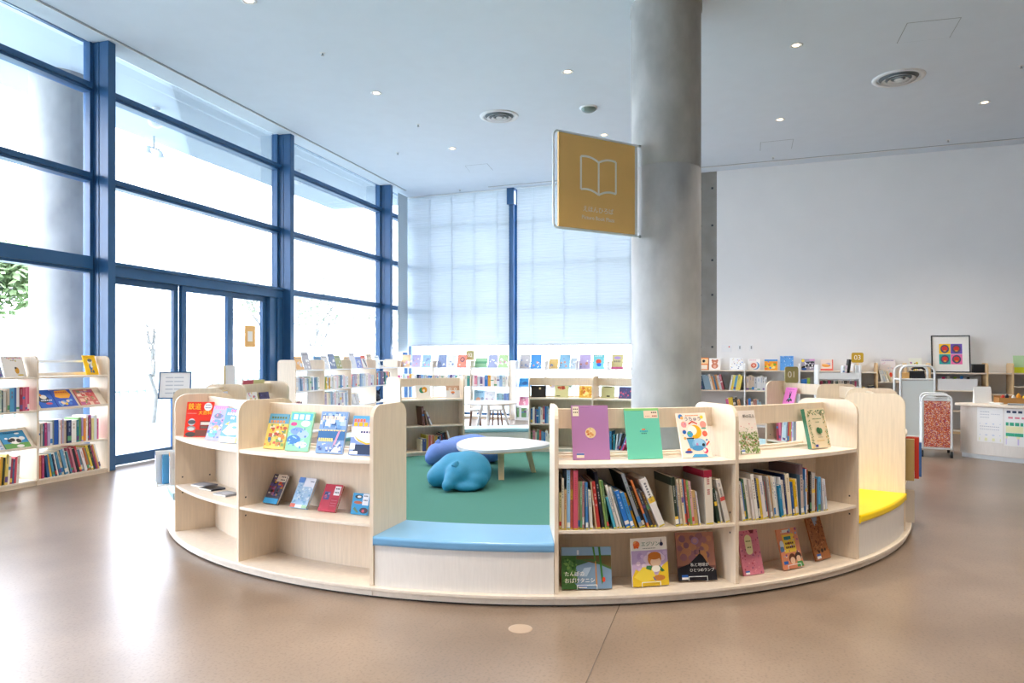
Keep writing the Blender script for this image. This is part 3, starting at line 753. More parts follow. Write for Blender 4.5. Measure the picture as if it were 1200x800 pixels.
disp(880, .158, .262, .011, 14, '#ede3da', GARDEN+[('r',.04,.02,.2,.11,'#eef0f0'),('r',.04,.06,.2,.09,'#3563ba')], 'cream picture book with a flowering meadow on the display shelf beside the divider', 'picture books on the display shelf by the yellow bench', texts=[('野の花え', .66, .86, .022, 'ink', 'CENTER')])
HERB = [('sc',60,.015,.03,['#6f9268','#8aa67c','#55795a','#b29a4e'],13,.05,.8,.95,.97),('sc',40,.012,.03,['#5f8a5f','#87a173'],14,.03,.05,.2,.85),('sc',40,.012,.03,['#5f8a5f','#c79b46','#87a173'],15,.8,.05,.97,.85),('c',.88,.9,.09,'#6f9268'),('c',.88,.9,.06,'#e6d6b4'),
  ('g',.27,.72,.72,.025,8,'#6f8a62'),('g',.4,.6,.64,.022,4,'#6f8a62'),('e',.47,.44,.1,.08,'#3f7350'),('e',.58,.43,.09,.07,'#4d8a5c'),('p',[(.48,.35),(.56,.35),(.54,.47),(.5,.47)],'#3f6a48'),('g',.4,.64,.26,.014,6,'#7c8a62'),('g',.3,.7,.17,.02,6,'#d0a94a'),('r',.18,.03,.32,.09,'#4a4f9a'),('c',.06,.02,.03,'#efc92e')]
disp(963, .172, .252, .03, 14, '#e8d8b8', HERB, 'thick cream herb book with a dark green spine on the display shelf', 'picture books on the display shelf by the yellow bench', yaw=-7, spine='#3f7d63', r=3.188)

def low(px, r, w, h, t, tilt, cover, shapes, label, group, **k):
    return face_book(ring_out(theta_at(px, r), r, Z_BASE), w, h, t, tilt, cover, shapes, label, group, **k)
POND = [('r',0,.78,1,1,'#8fb0cc'),('r',0,.7,1,.8,'#4c7440'),('p',[(0,0),(0,.72),(.28,.78),(.3,.5),(.22,.2),(.4,0)],'#3f6a35'),('p',[(.22,.2),(.3,.55),(.6,.66),(1,.5),(1,0),(.35,0)],'#7d99b4'),('p',[(.3,.72),(1,.5),(1,.78),(.3,.8)],'#6d5a35'),('p',[(.3,.7),(.6,.66),(1,.45),(1,.5),(.6,.72)],'#4f6d38'),('sc',60,.015,.04,['#2f5a2c','#548246','#6f9a50'],8,.0,.1,.32,.75),('p',[(.35,.3),(.45,.5),(.6,.52),(.5,.3)],'#a8bed2'),
  ('p',[(.62,1),(.66,1),(.7,.55),(.68,.55)],'#4f8a3c'),('p',[(.74,1),(.78,1),(.83,.2),(.8,.1)],'#3d7a34'),('p',[(.67,.66),(.69,.66),(.71,.05),(.68,.05)],'#c98a4a'),('e',.84,.22,.03,.06,'#d8452c'),('p',[(.31,.82),(.35,.82),(.35,.93),(.31,.93)],'#dfe4e6'),('r',.33,.03,.5,.1,'#eef0ee'),('r',.33,.06,.5,.1,'#3060b4')]
low(688, 3.235, .278, .225, .009, 9, '#466b43', POND, 'landscape picture book of a green pond on the bottom shelf', G2, stand=True, texts=[('たんぼの', .05, .36, .028, 'ink_white', 'LEFT'), ('おばけタニシ', .05, .2, .0285, 'ink_white', 'LEFT')])
EDI = [('r',0,.0,1,.74,'#c7aed4'),('sc',26,.04,.1,['#d8bfe0','#b79ccb','#e8d3e6'],2,0,.2,1,.74),('c',.15,.87,.09,'#e87a4a'),('sc',10,.02,.04,['#e8632e','#f6b36a'],3,.06,.78,.25,.95),('g',.32,.68,.775,.014,8,'#7a7a74'),('c',.84,.86,.05,'#2a2f55'),('p',[(.82,.88),(.86,.88),(.84,.98)],'#2a2f55'),
  ('p',[(0,0),(1,0),(1,.5),(.85,.42),(.7,.22),(.35,.24),(.1,.36),(0,.2)],'#e7c22e'),('p',[(.04,.2),(.3,.4),(.55,.38),(.65,.15),(.3,.08)],'#f2d84a'),('e',.63,.55,.19,.15,'#d78a3a'),('e',.66,.49,.15,.1,'#f2cfae'),('e',.63,.62,.18,.08,'#c9742a'),('p',[(.4,.42),(.56,.42),(.52,.32),(.38,.36)],'#3f7a4c'),('p',[(.76,.42),(.9,.3),(.82,.28),(.7,.36)],'#3f7a4c'),('e',.66,.35,.12,.07,'#f5efe2'),('e',.74,.16,.16,.06,'#c9813c'),('p',[(.55,.2),(.62,.14),(.66,.1),(.6,.12)],'#3f5fae')]
low(763, 3.225, .216, .262, .01, 8, '#f6f2ea', EDI, 'white and violet picture book of a reading child on the bottom shelf', G2, stand=True, yaw=2, texts=[('エジソン', .53, .87, .028, 'ink_green', 'CENTER')])
DUSK = [('r',0,.3,1,1,'#a9725e'),('sc',40,.05,.12,['#b8805f','#8d6268','#c58a58','#9a6a70','#7f5a66'],6,0,.35,1,1),('e',.5,.82,.1,.08,'#9a7a9a'),('e',.5,.82,.06,.05,'#b98a86'),('p',[(0,0),(1,0),(1,.2),(.82,.3),(.68,.5),(.6,.56),(.52,.5),(.3,.34),(0,.26)],'#1d1b22'),('p',[(.585,.56),(.615,.56),(.61,.63),(.59,.63)],'#20222a')] + [('r',.09,.025,.25,.12,'#f2f2ee'),('r',.09,.07,.25,.12,'#2f62b5')]
low(818, 3.20, .228, .268, .01, 14, '#7a4f48', DUSK, 'dusk-coloured picture book with a black mountain on the bottom shelf', G2, stand=True, yaw=-9, roll=0, texts=[('私と地球が', .57, .32, .022, 'ink_white', 'CENTER'), ('ひとつのランプ', .62, .21, .021, 'ink_white', 'CENTER')])
G3 = 'picture books on the bottom shelf by the yellow bench'
low(884, 3.20, .15, .255, .01, 15, '#d77f92', [('sc',90,.015,.04,['#c95a72','#e9a3ad','#b9445a','#e0879a','#a05a80'],21,0,0,1,1),('r',.28,.55,.62,.8,'#eee3b0'),('c',.45,.8,.17,'#eee3b0'),('c',.45,.55,.17,'#eee3b0'),('g',.33,.58,.74,.03,4,'#7c8a4a'),('g',.36,.56,.6,.03,3,'#7c8a4a'),('p',[(.55,1),(.8,1),(.75,.92),(.62,.93)],'#7a2f3c')]+STICK,
    'pink flowered picture book with a cream title plate on the bottom shelf', G3)
low(931, 3.22, .172, .235, .01, 16, '#e0906a', [('r',.22,.4,.8,.85,'#f3cf4a'),('r',.26,.9,.66,.97,'#dfe6e2'),('sc',40,.02,.05,['#d9603a','#7fb0c8','#8a4a86','#e8c23c','#ead9c2'],31,0,.1,1,1),('e',.12,.62,.1,.1,'#d9e2ea'),('e',.1,.5,.1,.07,'#5a86b4'),('r',.28,.72,.62,.8,'#3f8a8c'),('g',.3,.72,.6,.05,5,'#4a3024'),('g',.3,.76,.5,.05,5,'#4a3024'),('e',.5,.24,.17,.13,'#6a3b28'),('e',.5,.19,.12,.09,'#f0c9a8'),('e',.8,.27,.16,.11,'#4a3430'),('e',.8,.22,.11,.08,'#f0c9a8'),('p',[(.66,.02),(1,.02),(.95,.15),(.7,.15)],'#5a9a58'),('r',.05,.12,.25,.2,'#2f62b5')],
    'orange and yellow picture book with two cartoon children on the bottom shelf', G3, stand=True)
low(965, 3.18, .155, .262, .01, 17, '#a06338', [('sr',90,.015,.05,['#7a4422','#b9784a','#8f5630','#c58a58','#5f341c'],41,0,.2,1,1),('p',[(.35,1),(.75,1),(.6,.82),(.45,.8)],'#8fa2bf'),('st',40,.03,.08,['#6a3a1c','#8f5630'],43,0,.3,1,.95),('r',0,0,1,.2,'#a86a3e'),('c',.3,.2,.06,'#2b2018'),('c',.52,.21,.08,'#2b2018'),('c',.72,.22,.06,'#2b2018'),('r',.1,.04,.36,.15,'#eef0ee'),('r',.1,.1,.36,.15,'#2f62b5')],
    'brown woodland picture book on the bottom shelf nearest the yellow bench', G3)

# left of the blue bench: display shelf
G4 = 'picture books on the display shelf left of the blue bench'
disp(320, .16, .225, .012, 18, '#e0c85a', [('r',0,.72,1,1,'#5a9ab5'),('g',.12,.9,.86,.06,6,'#5f6f3a'),('g',.1,.85,.74,.07,5,'#e08a3a'),('sr',70,.03,.08,['#e8863a','#d9502f','#f0c23c','#7a9a4a','#f3e3c8','#3f6a9a','#b9502f'],51,0,.05,1,.74)], 'blue-topped picture book crowded with orange figures on the display shelf', G4, r=3.178, yaw=10)
disp(347, .17, .245, .014, 17, '#8fd6b0', [('r',.05,.78,.95,.96,'#54b9d2'),('g',.14,.9,.8,.13,3,'#e9f4f0'),('e',.2,.68,.14,.05,'#d1498e'),('e',.7,.7,.2,.08,'#dfe9f2'),('e',.4,.5,.3,.1,'#7f9fd8'),('e',.66,.42,.25,.1,'#a8c4ea'),('e',.3,.28,.3,.12,'#3f7fc4'),('e',.66,.16,.25,.08,'#e0eef0'),('sc',30,.02,.05,['#4a8fd0','#a9d8e0','#5a7fc0'],55,.03,.05,.97,.6)], 'mint green picture book of sea creatures on the display shelf', G4, r=3.18, yaw=9)
disp(385, .185, .255, .014, 17, '#86a8d8', [('sr',60,.04,.12,['#6f9fd6','#b6cdea','#dfe8f4','#3a62a8','#89b4e0'],61,0,.55,1,1),('g',.08,.92,.8,.09,8,'#f3d9c6'),('r',0,.32,1,.54,'#3a6fa8'),('g',.0,1,.53,.03,9,'#f0dc90'),('g',.05,.6,.28,.08,7,'#f2e08a'),('p',[(.6,.15),(.68,.18),(.82,.55),(.74,.52)],'#d99ab8'),('p',[(.55,.02),(.85,.3),(.95,.02)],'#dfe6f0'),('sr',30,.02,.05,['#8f9fd0','#cfd8ee','#5a74b4'],63,0,.02,1,.26)], 'blue patterned picture book in the middle of the display shelf beside the bench', G4, r=3.18, yaw=6)
disp(424, .175, .235, .014, 16, '#7f9ad2', [('r',.0,.9,1,1,'#5aa6d4'),('g',.06,.5,.84,.08,4,'#ec6f4c'),('r',.0,.45,1,.72,'#e6dee6'),('g',.06,1,.73,.1,5,'#f3b51f'),('e',.6,.5,.5,.2,'#efe6ea'),('g',.35,.75,.56,.05,4,'#2f3f78'),('p',[(.1,.5),(.3,.35),(.6,.27),(1,.3),(1,.34),(.6,.31),(.3,.4)],'#f0b83a'),('r',.15,.02,1,.27,'#2f3d5c'),('r',.02,.14,.2,.3,'#e3e8ee'),('r',.03,.02,.32,.1,'#eceff2')], 'white and blue picture book with yellow lettering beside the end panel', G4, r=3.175, yaw=4)
G5 = 'books about vehicles on the end display shelf'
disp(231, .2, .255, .012, 12, '#e2331f', [('c',.24,.42,.13,'#c9ccd0'),('e',.24,.42,.15,.06,'#55595f'),('e',.24,.24,.16,.07,'#8d9094'),('e',.24,.22,.12,.05,'#d5d6d4'),('e',.24,.07,.2,.07,'#4f4a48'),('r',.55,.22,.98,.46,'#8a2f2a'),('r',.58,.34,.95,.42,'#d9d3c8'),('r',.6,.24,.93,.3,'#6a5a52'),('r',.4,.02,1,.2,'#7a4a40'),('c',.8,.86,.15,'#eef0f0'),('g',.7,.92,.9,.02,5,'#3a5a8a'),('g',.7,.92,.82,.02,5,'#3a5a8a'),('g',.05,.4,.66,.015,9,'#f7b0a0')],
     'red railway encyclopedia with yellow lettering beside the end panel', G5, r=3.195, yaw=48, texts=[('鉄道', .31, .85, .05, 'ink_yellow', 'CENTER'), ('大百科', .72, .68, .033, 'ink_yellow', 'CENTER')])
disp(248, .16, .245, .01, 18, '#8f8fd0', [('g',.1,.9,.9,.07,5,'#e85f9a'),('r',0,.96,1,1,'#e86aa8'),('e',.5,.7,.3,.08,'#3a4468'),('e',.5,.5,.36,.1,'#2f6fb8'),('e',.55,.36,.22,.08,'#e88a3a'),('e',.4,.2,.34,.12,'#3a9ad0'),('sr',30,.03,.08,['#d9d6ee','#4a5aa8','#e06a8a','#2f4a8a'],71,0,.05,1,.85)], 'lilac and pink vehicle book leaning beside the red railway book', G5, r=3.185, yaw=12)
disp(266, .175, .235, .018, 18, '#4f94d6', [('g',.28,.75,.9,.07,3,'#e8608a'),('g',.1,.95,.8,.08,6,'#e6c6dc'),('g',.35,.6,.68,.08,2,'#dfe3f2'),('p',[(.05,.3),(.4,.55),(.95,.62),(.95,.25),(.4,.2)],'#eef2f5'),('p',[(.1,.52),(.35,.62),(.3,.5)],'#f0c04a'),('r',0,.0,1,.17,'#d9d6c6'),('g',.0,1,.12,.02,6,'#6f8fb8'),('r',.93,0,1,.3,'#e8c63a'),('e',.7,.45,.15,.04,'#5fa0d8')], 'blue train picture book with a white express train on the display shelf', G5, r=3.185, yaw=12)
# left of the blue bench: middle shelves
G6 = 'small books on the middle shelf left of the blue bench'
def midf(px, r, w, h, t, tilt, cover, shapes, label, **k):
    return face_book(ring_out(theta_at(px, r), r, Z_SHELF), w, h, t, tilt, cover, shapes, label, G6, **k)
midf(316, 3.155, .125, .195, .018, 30, '#5a5568', [('sr',60,.04,.1,['#2c2c34','#d9a02c','#c9402f','#6a5a9a','#b06a9a','#e0d8cc','#3a3f58'],81,0,.22,1,1),('r',0,0,1,.18,'#3fa3dc'),('r',.35,.75,1,1,'#e8d9c6'),('g',.62,.95,.9,.04,3,'#5a4a44'),('g',.62,.95,.8,.04,3,'#5a4a44')], 'small multicoloured book with a blue foot on the middle shelf', yaw=4, stand=False)
midf(349, 3.15, .135, .195, .016, 30, '#a9c8e2', [('sr',90,.03,.07,['#c3dcee','#8fb8dc','#dfeaf2','#7fb0d0','#b6d0e0'],83,0,.1,1,1),('r',.38,.7,1,1,'#e6e8f0'),('g',.72,.95,.86,.04,3,'#5a6a8a'),('r',0,.0,.3,.12,'#d9705a'),('r',.3,0,.7,.1,'#eef0ea'),('r',.7,0,1,.1,'#a8d0a8'),('r',0,.82,.35,1,'#5a8ad0')], 'small pale blue patterned book on the middle shelf', yaw=2)
midf(382, 3.145, .13, .17, .016, 30, '#c23248', [('r',.1,.42,.42,.72,'#4a4f88'),('sr',10,.03,.06,['#c9607a','#2f3460','#8a8fc0'],4,.1,.42,.42,.72),('r',.6,.6,.94,.94,'#ece6e8'),('g',.66,.9,.82,.05,3,'#4a4048'),('g',.66,.9,.68,.05,3,'#4a4048'),('r',.55,.06,.98,.5,'#b52c40'),('g',.6,.92,.4,.02,6,'#d97a88'),('g',.6,.92,.3,.02,6,'#d97a88'),('g',.6,.92,.2,.02,6,'#d97a88')], 'small red book on the middle shelf between the pale blue and bright blue ones', yaw=1)
midf(420.5, 3.13, .118, .125, .014, 16, '#2a93c8', [('e',.35,.83,.22,.09,'#2b3138'),('e',.38,.83,.12,.05,'#e8e3da'),('e',.35,.56,.25,.07,'#b5603c'),('r',.6,.45,.95,.98,'#dfe3ea'),('g',.66,.9,.85,.06,3,'#4a5260'),('g',.66,.9,.65,.06,3,'#4a5260'),('e',.74,.2,.25,.14,'#3a3040'),('c',.7,.18,.08,'#c94a5a'),('p',[(.1,.25),(.2,.35),(.45,.1),(.35,.08)],'#5a7a5a')], 'smallest bright blue book with cars on the middle shelf next to the bench panel')
for px, r, w, h, col, lab, yw in ((231, 3.19, .16, .11, '#7d8494', 'flat grey magazine lying innermost on the nearly empty end shelf', 20), (240, 3.19, .16, .11, '#3a3f4a', 'flat dark magazine lying in the middle of the nearly empty end shelf', 12), (257, 3.2, .15, .11, '#8f9298', 'flat grey booklet lying on the end shelf nearest the divider', 8)):
    mb = MB(); mb.box(-w/2, w/2, -h/2, h/2, 0, .012, col=col); mb.box(-w/2+.002, w/2-.002, -h/2-.0004, h/2-.002, .002, .010, col='#ece4d2')
    mb.box(-w*.4, w*.3, -h*.35, h*.3, .012, .0122, col='#aeb4c0' if col != '#3a3f4a' else '#16181d')
    p, yw0 = ring_out(theta_at(px, r), r-.05, Z_SHELF+.001)
    tag(mb.build('magazine', M['print'], None, p, (0, 0, yw0+R(yw))), lab, 'magazine', 'magazines lying on the end shelf')

# ------------------------------------------------------------------ books facing into the ring
def bay_in(thL, z, rf=2.9, rp=2.885):
    return lambda x, sb: ring_in(thL - D(x/rp), rf+sb, z)
def rnd_row(seed, n, pal, t, h, lean=(0, 0)):
    r = random.Random(seed)
    return [(r.choice(pal), r.uniform(*t), r.uniform(*h), r.uniform(*lean) if lean[0] != lean[1] else lean[0]) for _ in range(n)]
MIX = ['#2f6fb0','#c9463c','#e8e3d6','#3f8a86','#6a5a86','#d8a040','#7fb0d0','#a84a58','#e6d7c4','#4a7a4c','#27364f','#d98a9a']
PALE = ['#dfe6ee','#b6c9de','#cfd6dc','#8fb0d2','#e9e6df','#a9bfae','#d8c4cc','#5f86b4','#c7d2c8','#b0a8c4','#7fa6b8','#e6dccb']
g = 'books in the inward bays at the far side of the ring'
pack(bay_in(PA[13]-eb, Z_BASE), [('#e3dcc8',.022,.16,0),('#3f4f86',.05,.17,0),('#b8a23c',.03,.22,0),('#c77a86',.02,.215,0),('#c9544a',.012,.215,0),('#d9a09a',.018,.21,0),('#b96a4a',.03,.215,0),('#9a8a5a',.014,.21,0),('#b8873a',.02,.2,0),('#d9c07a',.014,.2,0),
     ('#2f3f58',.024,.19,-3),('#5a6f86',.02,.2,-4),('#8a3a44',.018,.22,-6),('#2b3550',.022,.24,-8),('#39332f',.024,.25,-10),('#7a3f32',.018,.25,-12),('#e9e8e6',.022,.26,-14)], .30, .9, .2, 'bottom row, far bay left of pale bench', g, False, False)
pack(bay_in(PA[13]-eb, Z_SHELF), [('#6b4a44',.03,.27,-6),('#8a6a5a',.02,.22,-14),('#e3e3e2',.02,.2,-24)], .30, .9, .2, 'middle row, far bay left of pale bench', g, False, False)
pack(bay_in(PA[11]-eb, Z_SHELF), rnd_row(2, 13, MIX, (.02, .032), (.19, .25)), .01, .5, .2, 'middle row, far bay right of pale bench', g, False, False)
pack(bay_in(PA[11]-eb, Z_BASE), rnd_row(5, 12, MIX, (.022, .034), (.2, .26)), .01, .44, .2, 'bottom row, far bay right of pale bench', g, False, False)
pack(bay_in(PA[10]-eb, Z_BASE), [('#2f7fb0',.03,.26,0),('#1f2a35',.025,.2,0),('#2a8a9a',.022,.22,0),('#d8dde2',.02,.23,6),('#9fb0c8',.025,.24,14),('#26282e',.02,.25,20),('#7f8fd0',.02,.2,22),('#d84a8a',.02,.18,22)], .22, .87, .2, 'far bottom row seen beside the mauve book', g, False, False)
pack(bay_in(PA[7]-eb, Z_SHELF), [('#a83248',.03,.27,-3),('#d9688a',.035,.27,-3),('#d9dde2',.03,.26,4),('#c9dbe6',.05,.27,6),('#9fb0c4',.02,.26,6),('#b9402f',.03,.25,2),('#c9a23c',.02,.25,2),('#d86a9a',.02,.25,2),('#b8c2dc',.03,.24,2)], .12, .88, .2, 'in the row seen under the front rail', g, False, False)
def disp_in(px, w, h, t, tilt, cover, shapes, label, group, **k):
    r = 2*RM - rb(tilt, t)
    return face_book(ring_in(theta_at(px, r, True), r, Z_DISP), w, h, t, tilt, cover, shapes, label, group, **k)
g = 'landscape picture books on the far display shelves of the ring'
disp_in(631, .215, .17, .01, 12, '#2b2a2c', [('c',.6,.75,.1,'#6b6458'),('c',.6,.75,.055,'#f6e6b0')], 'black landscape picture book with a glowing moon on the far display shelf', g)
disp_in(658, .2, .17, .01, 12, '#cfcd9a', [('sr',14,.06,.12,['#b9603a','#d98a4a','#a8442f','#e0c08a'],3,.2,.55,.85,.98),('r',.12,.08,.4,.16,'#55563f')], 'cream-green picture book with a red house on the far display shelf', g)
disp_in(686.5, .2, .17, .01, 12, '#dcb34a', [('sc',24,.05,.14,['#e6c46a','#c98a2f','#efd98a','#d0662f','#b86a2f'],5,0,0,1,1)], 'golden landscape picture book on the far display shelf', g)
disp_in(712, .19, .17, .01, 12, '#c2c493', [('r',.42,.1,.66,.22,'#4a4a3c'),('r',.2,.88,.8,.95,'#4f5142')], 'olive-cream picture book on the far display shelf next to the divider', g)
disp_in(733, .2, .165, .01, 12, '#4a4a78', [('sc',30,.03,.08,['#7a4a78','#3f5f8a','#c25a7a','#5a5a9a'],7,0,0,1,.9)], 'dark violet picture book on the far display shelf next to the column', g)
disp_in(496.5, .22, .19, .01, 12, '#eceae6', [('c',.42,.62,.18,'#2f8a6a'),('c',.6,.66,.18,'#d99a2f'),('c',.55,.6,.08,'#f0e4d0')], 'white picture book with a green and orange bird on the far display shelf', g)
disp_in(531, .2, .175, .01, 12, '#dfe0e2', [('r',0,.62,1,1,'#c9a48a'),('c',.3,.72,.1,'#f0e2d4'),('c',.7,.72,.1,'#f0e2d4'),('c',.3,.72,.04,'#3a3434'),('c',.7,.72,.04,'#3a3434'),('e',.5,.45,.14,.1,'#e08a4a'),('e',.5,.35,.08,.04,'#3f6ab0')], 'grey landscape picture book with a round-eyed animal face on the far display shelf', g)
g = 'picture books on the inward display shelves by the doors'
disp_in(299, .2, .2, .01, 12, '#e8e4e6', [('sc',40,.03,.07,['#d9546a','#e8c84a','#7fae6a','#e8a0b4','#b0a8d8'],5,0,0,1,1)], 'white flower-strewn picture book on the inward display shelf by the doors', g)
disp_in(313, .17, .19, .01, 12, '#4f4f7c', [('sc',14,.05,.1,['#5f5f92','#3f3f68'],6,0,0,1,1)], 'dark violet picture book on the inward display shelf by the doors', g)
disp_in(922, .19, .24, .012, 16, '#ea7fd0', [('e',.52,.62,.08,.1,'#2c2c34'),('e',.52,.42,.1,.14,'#2c2c34'),('p',[(.3,.3),(.44,.38),(.42,.46),(.28,.38)],'#2c2c34'),('p',[(.76,.32),(.62,.38),(.62,.48),(.78,.42)],'#2c2c34'),('p',[(.44,.7),(.5,.7),(.46,.86)],'#2c2c34'),('p',[(.54,.7),(.6,.7),(.6,.86)],'#2c2c34'),('c',.52,.46,.05,'#7fc0d8'),('g',.2,.8,.9,.03,6,'#b04a9a')], 'bright pink picture book with a small black animal on the inward shelf', 'picture books on the inward display shelf at the right')
# outward bay behind the yellow bench: books sticking out past the panel
for th, r, z, T, H, col, c2, lab in ((58.2, 3.345, Z_SHELF, .05, .315, '#c9b06a', '#b9a068', 'green and tan picture book sticking out of the shelf behind the yellow bench'),
                                     (60.3, 3.375, Z_SHELF, .04, .32, '#d8392f', '#c9402f', 'red picture book sticking out of the shelf behind the yellow bench'),
                                     (62.2, 3.395, Z_SHELF, .045, .27, '#3f6ab4', '#4a78c0', 'blue and white picture book sticking out of the shelf behind the yellow bench'),
                                     (60.6, 3.345, Z_BASE, .035, .25, '#3f78a8', '#d9cfc0', 'blue-edged picture book on the bottom shelf behind the yellow bench')):
    p, yaw = ring_out(th, r, z+.001)
    mb = spine_mesh(T, .24 if z > .2 else .2, H, col, True, int(th*10), True, c2)
    o = mb.build('book', M['print'], None, p, (0, 0, yaw)); tag(o, lab, 'book', 'books sticking out behind the yellow bench')
    d = .24 if z > .2 else .2
    pg = MB(); pg.box(.0016, T-.0016, .0016, d-.004, .003, H-.003); pg.build('pages', M['pages'], o)
# book pocket on the end panel left, with three picture books
a0 = PA[18]-360
pk = empty('book_pocket', 'white hanging book pocket on the end panel by the glass doors', 'book holder', ring_pt(a0, 3.29, .40), R(a0))
x1 = -PT/2-.002; x0 = x1-.15
mb = MB(); mb.box(x0, x1, -.13, .05, 0, .006); mb.box(x0, x0+.004, -.13, .05, .006, .03); mb.box(x1-.004, x1, -.03, .09, .006, .12); mb.box(x0+.004, x1-.004, -.13, -.126, .006, .03); mb.box(x0+.004, x1-.004, .046, .05, .006, .05)
mb.build('tray', M['white_metal'], pk)
for i, (dx, T, H, col, lab) in enumerate(((x1-.045, .034, .235, '#e2e4ea', 'pale grey picture book in the hanging pocket closest to the end panel'), (x1-.095, .036, .215, '#4f9cd0', 'blue picture book in the middle of the hanging pocket'), (x1-.142, .034, .24, '#dfe8f0', 'white picture book with blue cap in the hanging pocket farthest from the panel'))):
    mb = spine_mesh(T, .085+.04*i, H, col, True, 900+i, False, col)
    mb.box(0, T, -.0006, -.0002, H-.03, H, col=['#e0a24a', '#2f6fa8', '#2b4f7c'][i])
    p = ring_pt(a0, 3.29, .4075); a = R(a0); dy = (-.04, -.08, -.12)[i]; p = p + Vector((cos(a)*dx - sin(a)*dy, sin(a)*dx + cos(a)*dy, 0))
    o = mb.build('book', M['print'], None, p, (0, 0, a)); tag(o, lab, 'book', 'books in the hanging pocket')
    pg = MB(); pg.box(.0016, T-.0016, .0016, .081+.04*i, .003, H-.003); pg.build('pages', M['pages'], o)
# paper label on the panel of the end bench: のりもの (vehicles)
a17 = PA[17]
o = empty('shelf_label', 'lilac paper label with vertical lettering on the bench panel by the glass doors', 'label', ring_pt(a17, 3.2, .68), R(a17-360))
mb = MB(); mb.box(PT/2+.0012, PT/2+.0022, -.085, .085, 0, .26); pp = mb.build('paper', M['paper_grey'], o)
for i, ch in enumerate('のりもの'):
    text('lettering', ch, .05, M['ink'], pp, (PT/2+.003, -.02, .222-.057*i), (pi/2, 0, pi/2))
# number plate on the rail and small signs on the ring
def plate(name, loc, rz, s, w, h, m, ink, lab, size, z0=0):
    o = empty(name, lab, 'sign', loc, rz)
    mb = MB(); mb.prism(rounded(-w/2, w/2, z0, z0+h, min(w, h)*.16), lambda x, z: (x, -.006, z), lambda x, z: (x, .006, z)); pl = mb.build('plate', m, o)
    text('lettering', s, size, ink, pl, (0, -.0075, z0+h*.5), (pi/2, 0, 0))
    return o
p, yaw = ring_in(theta_at(924.5, RM, True), 3.125, 1.053)
plate('number_plate', p, R(8), '01', .16, .185, M['olive'], M['ink_white'], 'olive and white number plate standing on the ring rail near the column', .1)
# ------------------------------------------------------------------ inside the ring
def table():
    t = empty('play_table', 'low rounded-triangle white table standing on the green carpet', 'table', (-.145, 8.13, .0125))
    pts = []
    for i in range(72):
        a = 2*pi*i/72; r = .60*(1+.085*cos(3*a)+.012*cos(6*a)); pts.append((r*cos(a)*.88, r*sin(a)*1.02))
    mb = MB(); mb.prism(pts, lambda x, y: (x, y, .318), lambda x, y: (x, y, .348)); mb.build('table_top', [M['table']], t, bevel=.008, seg=3)
    mb = MB(); mb.prism([(x*.992, y*.992) for x, y in pts], lambda x, y: (x, y, .306), lambda x, y: (x, y, .3175)); mb.build('edge_band', M['leg_wood'], t, bevel=.003)
    for a in (-86, 14, 150):
        a = R(a) ; c, s = cos(a), sin(a)
        mb = MB(); q = lambda r, w, z: (r*c-w*s, r*s+w*c, z)
        mb.sweep([[q(.30,-.035,.305),q(.36,-.035,.305),q(.36,.035,.305),q(.30,.035,.305)], [q(.38,-.03,.0),q(.43,-.03,.0),q(.43,.03,.0),q(.38,.03,.0)]])
        mb.build('leg', M['leg_wood'], t, bevel=.006)
table()
def bag(name, lab, loc, rz, balls, ears, m, group):
    o = empty(name, lab, 'bean bag', loc, rz, group)
    mb = MB()
    for c, r in balls: mb.ball(c, r, 12)
    mb.v = [(x, y, max(z, .004)) for x, y, z in mb.v]
    b = mb.build('body', M[m], o)
    for p in b.data.polygons: p.use_smooth = True
    md = b.modifiers.new('r', 'REMESH'); md.mode = 'VOXEL'; md.voxel_size = .014; md.use_smooth_shade = True
    sm = b.modifiers.new('s', 'SMOOTH'); sm.factor = .5; sm.iterations = 16
    for (c, dr) in ears:
        mb = MB(); mb.sweep([[(k_*cos(2*pi*j_/10)*.036, k_*sin(2*pi*j_/10)*.018, z_) for j_ in range(10)] for k_, z_ in ((1, -.025), (1, 0), (.75, .022), (.35, .04), (.06, .048))], smooth=True); mb.build('ear', M[m], b, c, dr)
    return o
def ell(c, r): return (c, r)
bag('animal_cushion', 'bright blue sleeping-animal bean bag lying on the carpet beside the table', (-.51, 7.25, .012), 0,
    [ell((.05,.08,.165),(.25,.27,.2)), ell((.1,.0,.15),(.2,.2,.165)), ell((-.06,.1,.165),(.22,.24,.185)), ell((-.25,.06,.105),(.12,.15,.115)), ell((-.17,.09,.13),(.17,.2,.145)),
     ell((-.02,-.1,.15),(.15,.14,.14)), ell((-.09,-.17,.11),(.085,.1,.09)), ell((-.13,-.24,.065),(.06,.075,.06)), ell((.06,-.22,.045),(.14,.055,.045)), ell((.14,-.12,.1),(.13,.12,.1))],
    [((-.055,-.175,.262), (R(-35), R(25), R(-15)))], 'blue_bag', 'animal bean bags')
bag('animal_cushion', 'periwinkle blue animal bean bag slumped behind the round table', (-.62, 9.0, .012), 0,
    [ell((.12,.06,.16),(.3,.26,.19)), ell((.0,.0,.165),(.28,.24,.175)), ell((.32,.0,.13),(.2,.22,.13)), ell((-.2,-.12,.15),(.2,.18,.15)), ell((-.31,-.2,.14),(.13,.15,.13)), ell((-.36,-.26,.1),(.1,.1,.1))],
    [((-.3,-.2,.272), (R(-20), R(10), 0))], 'violet_bag', 'animal bean bags')

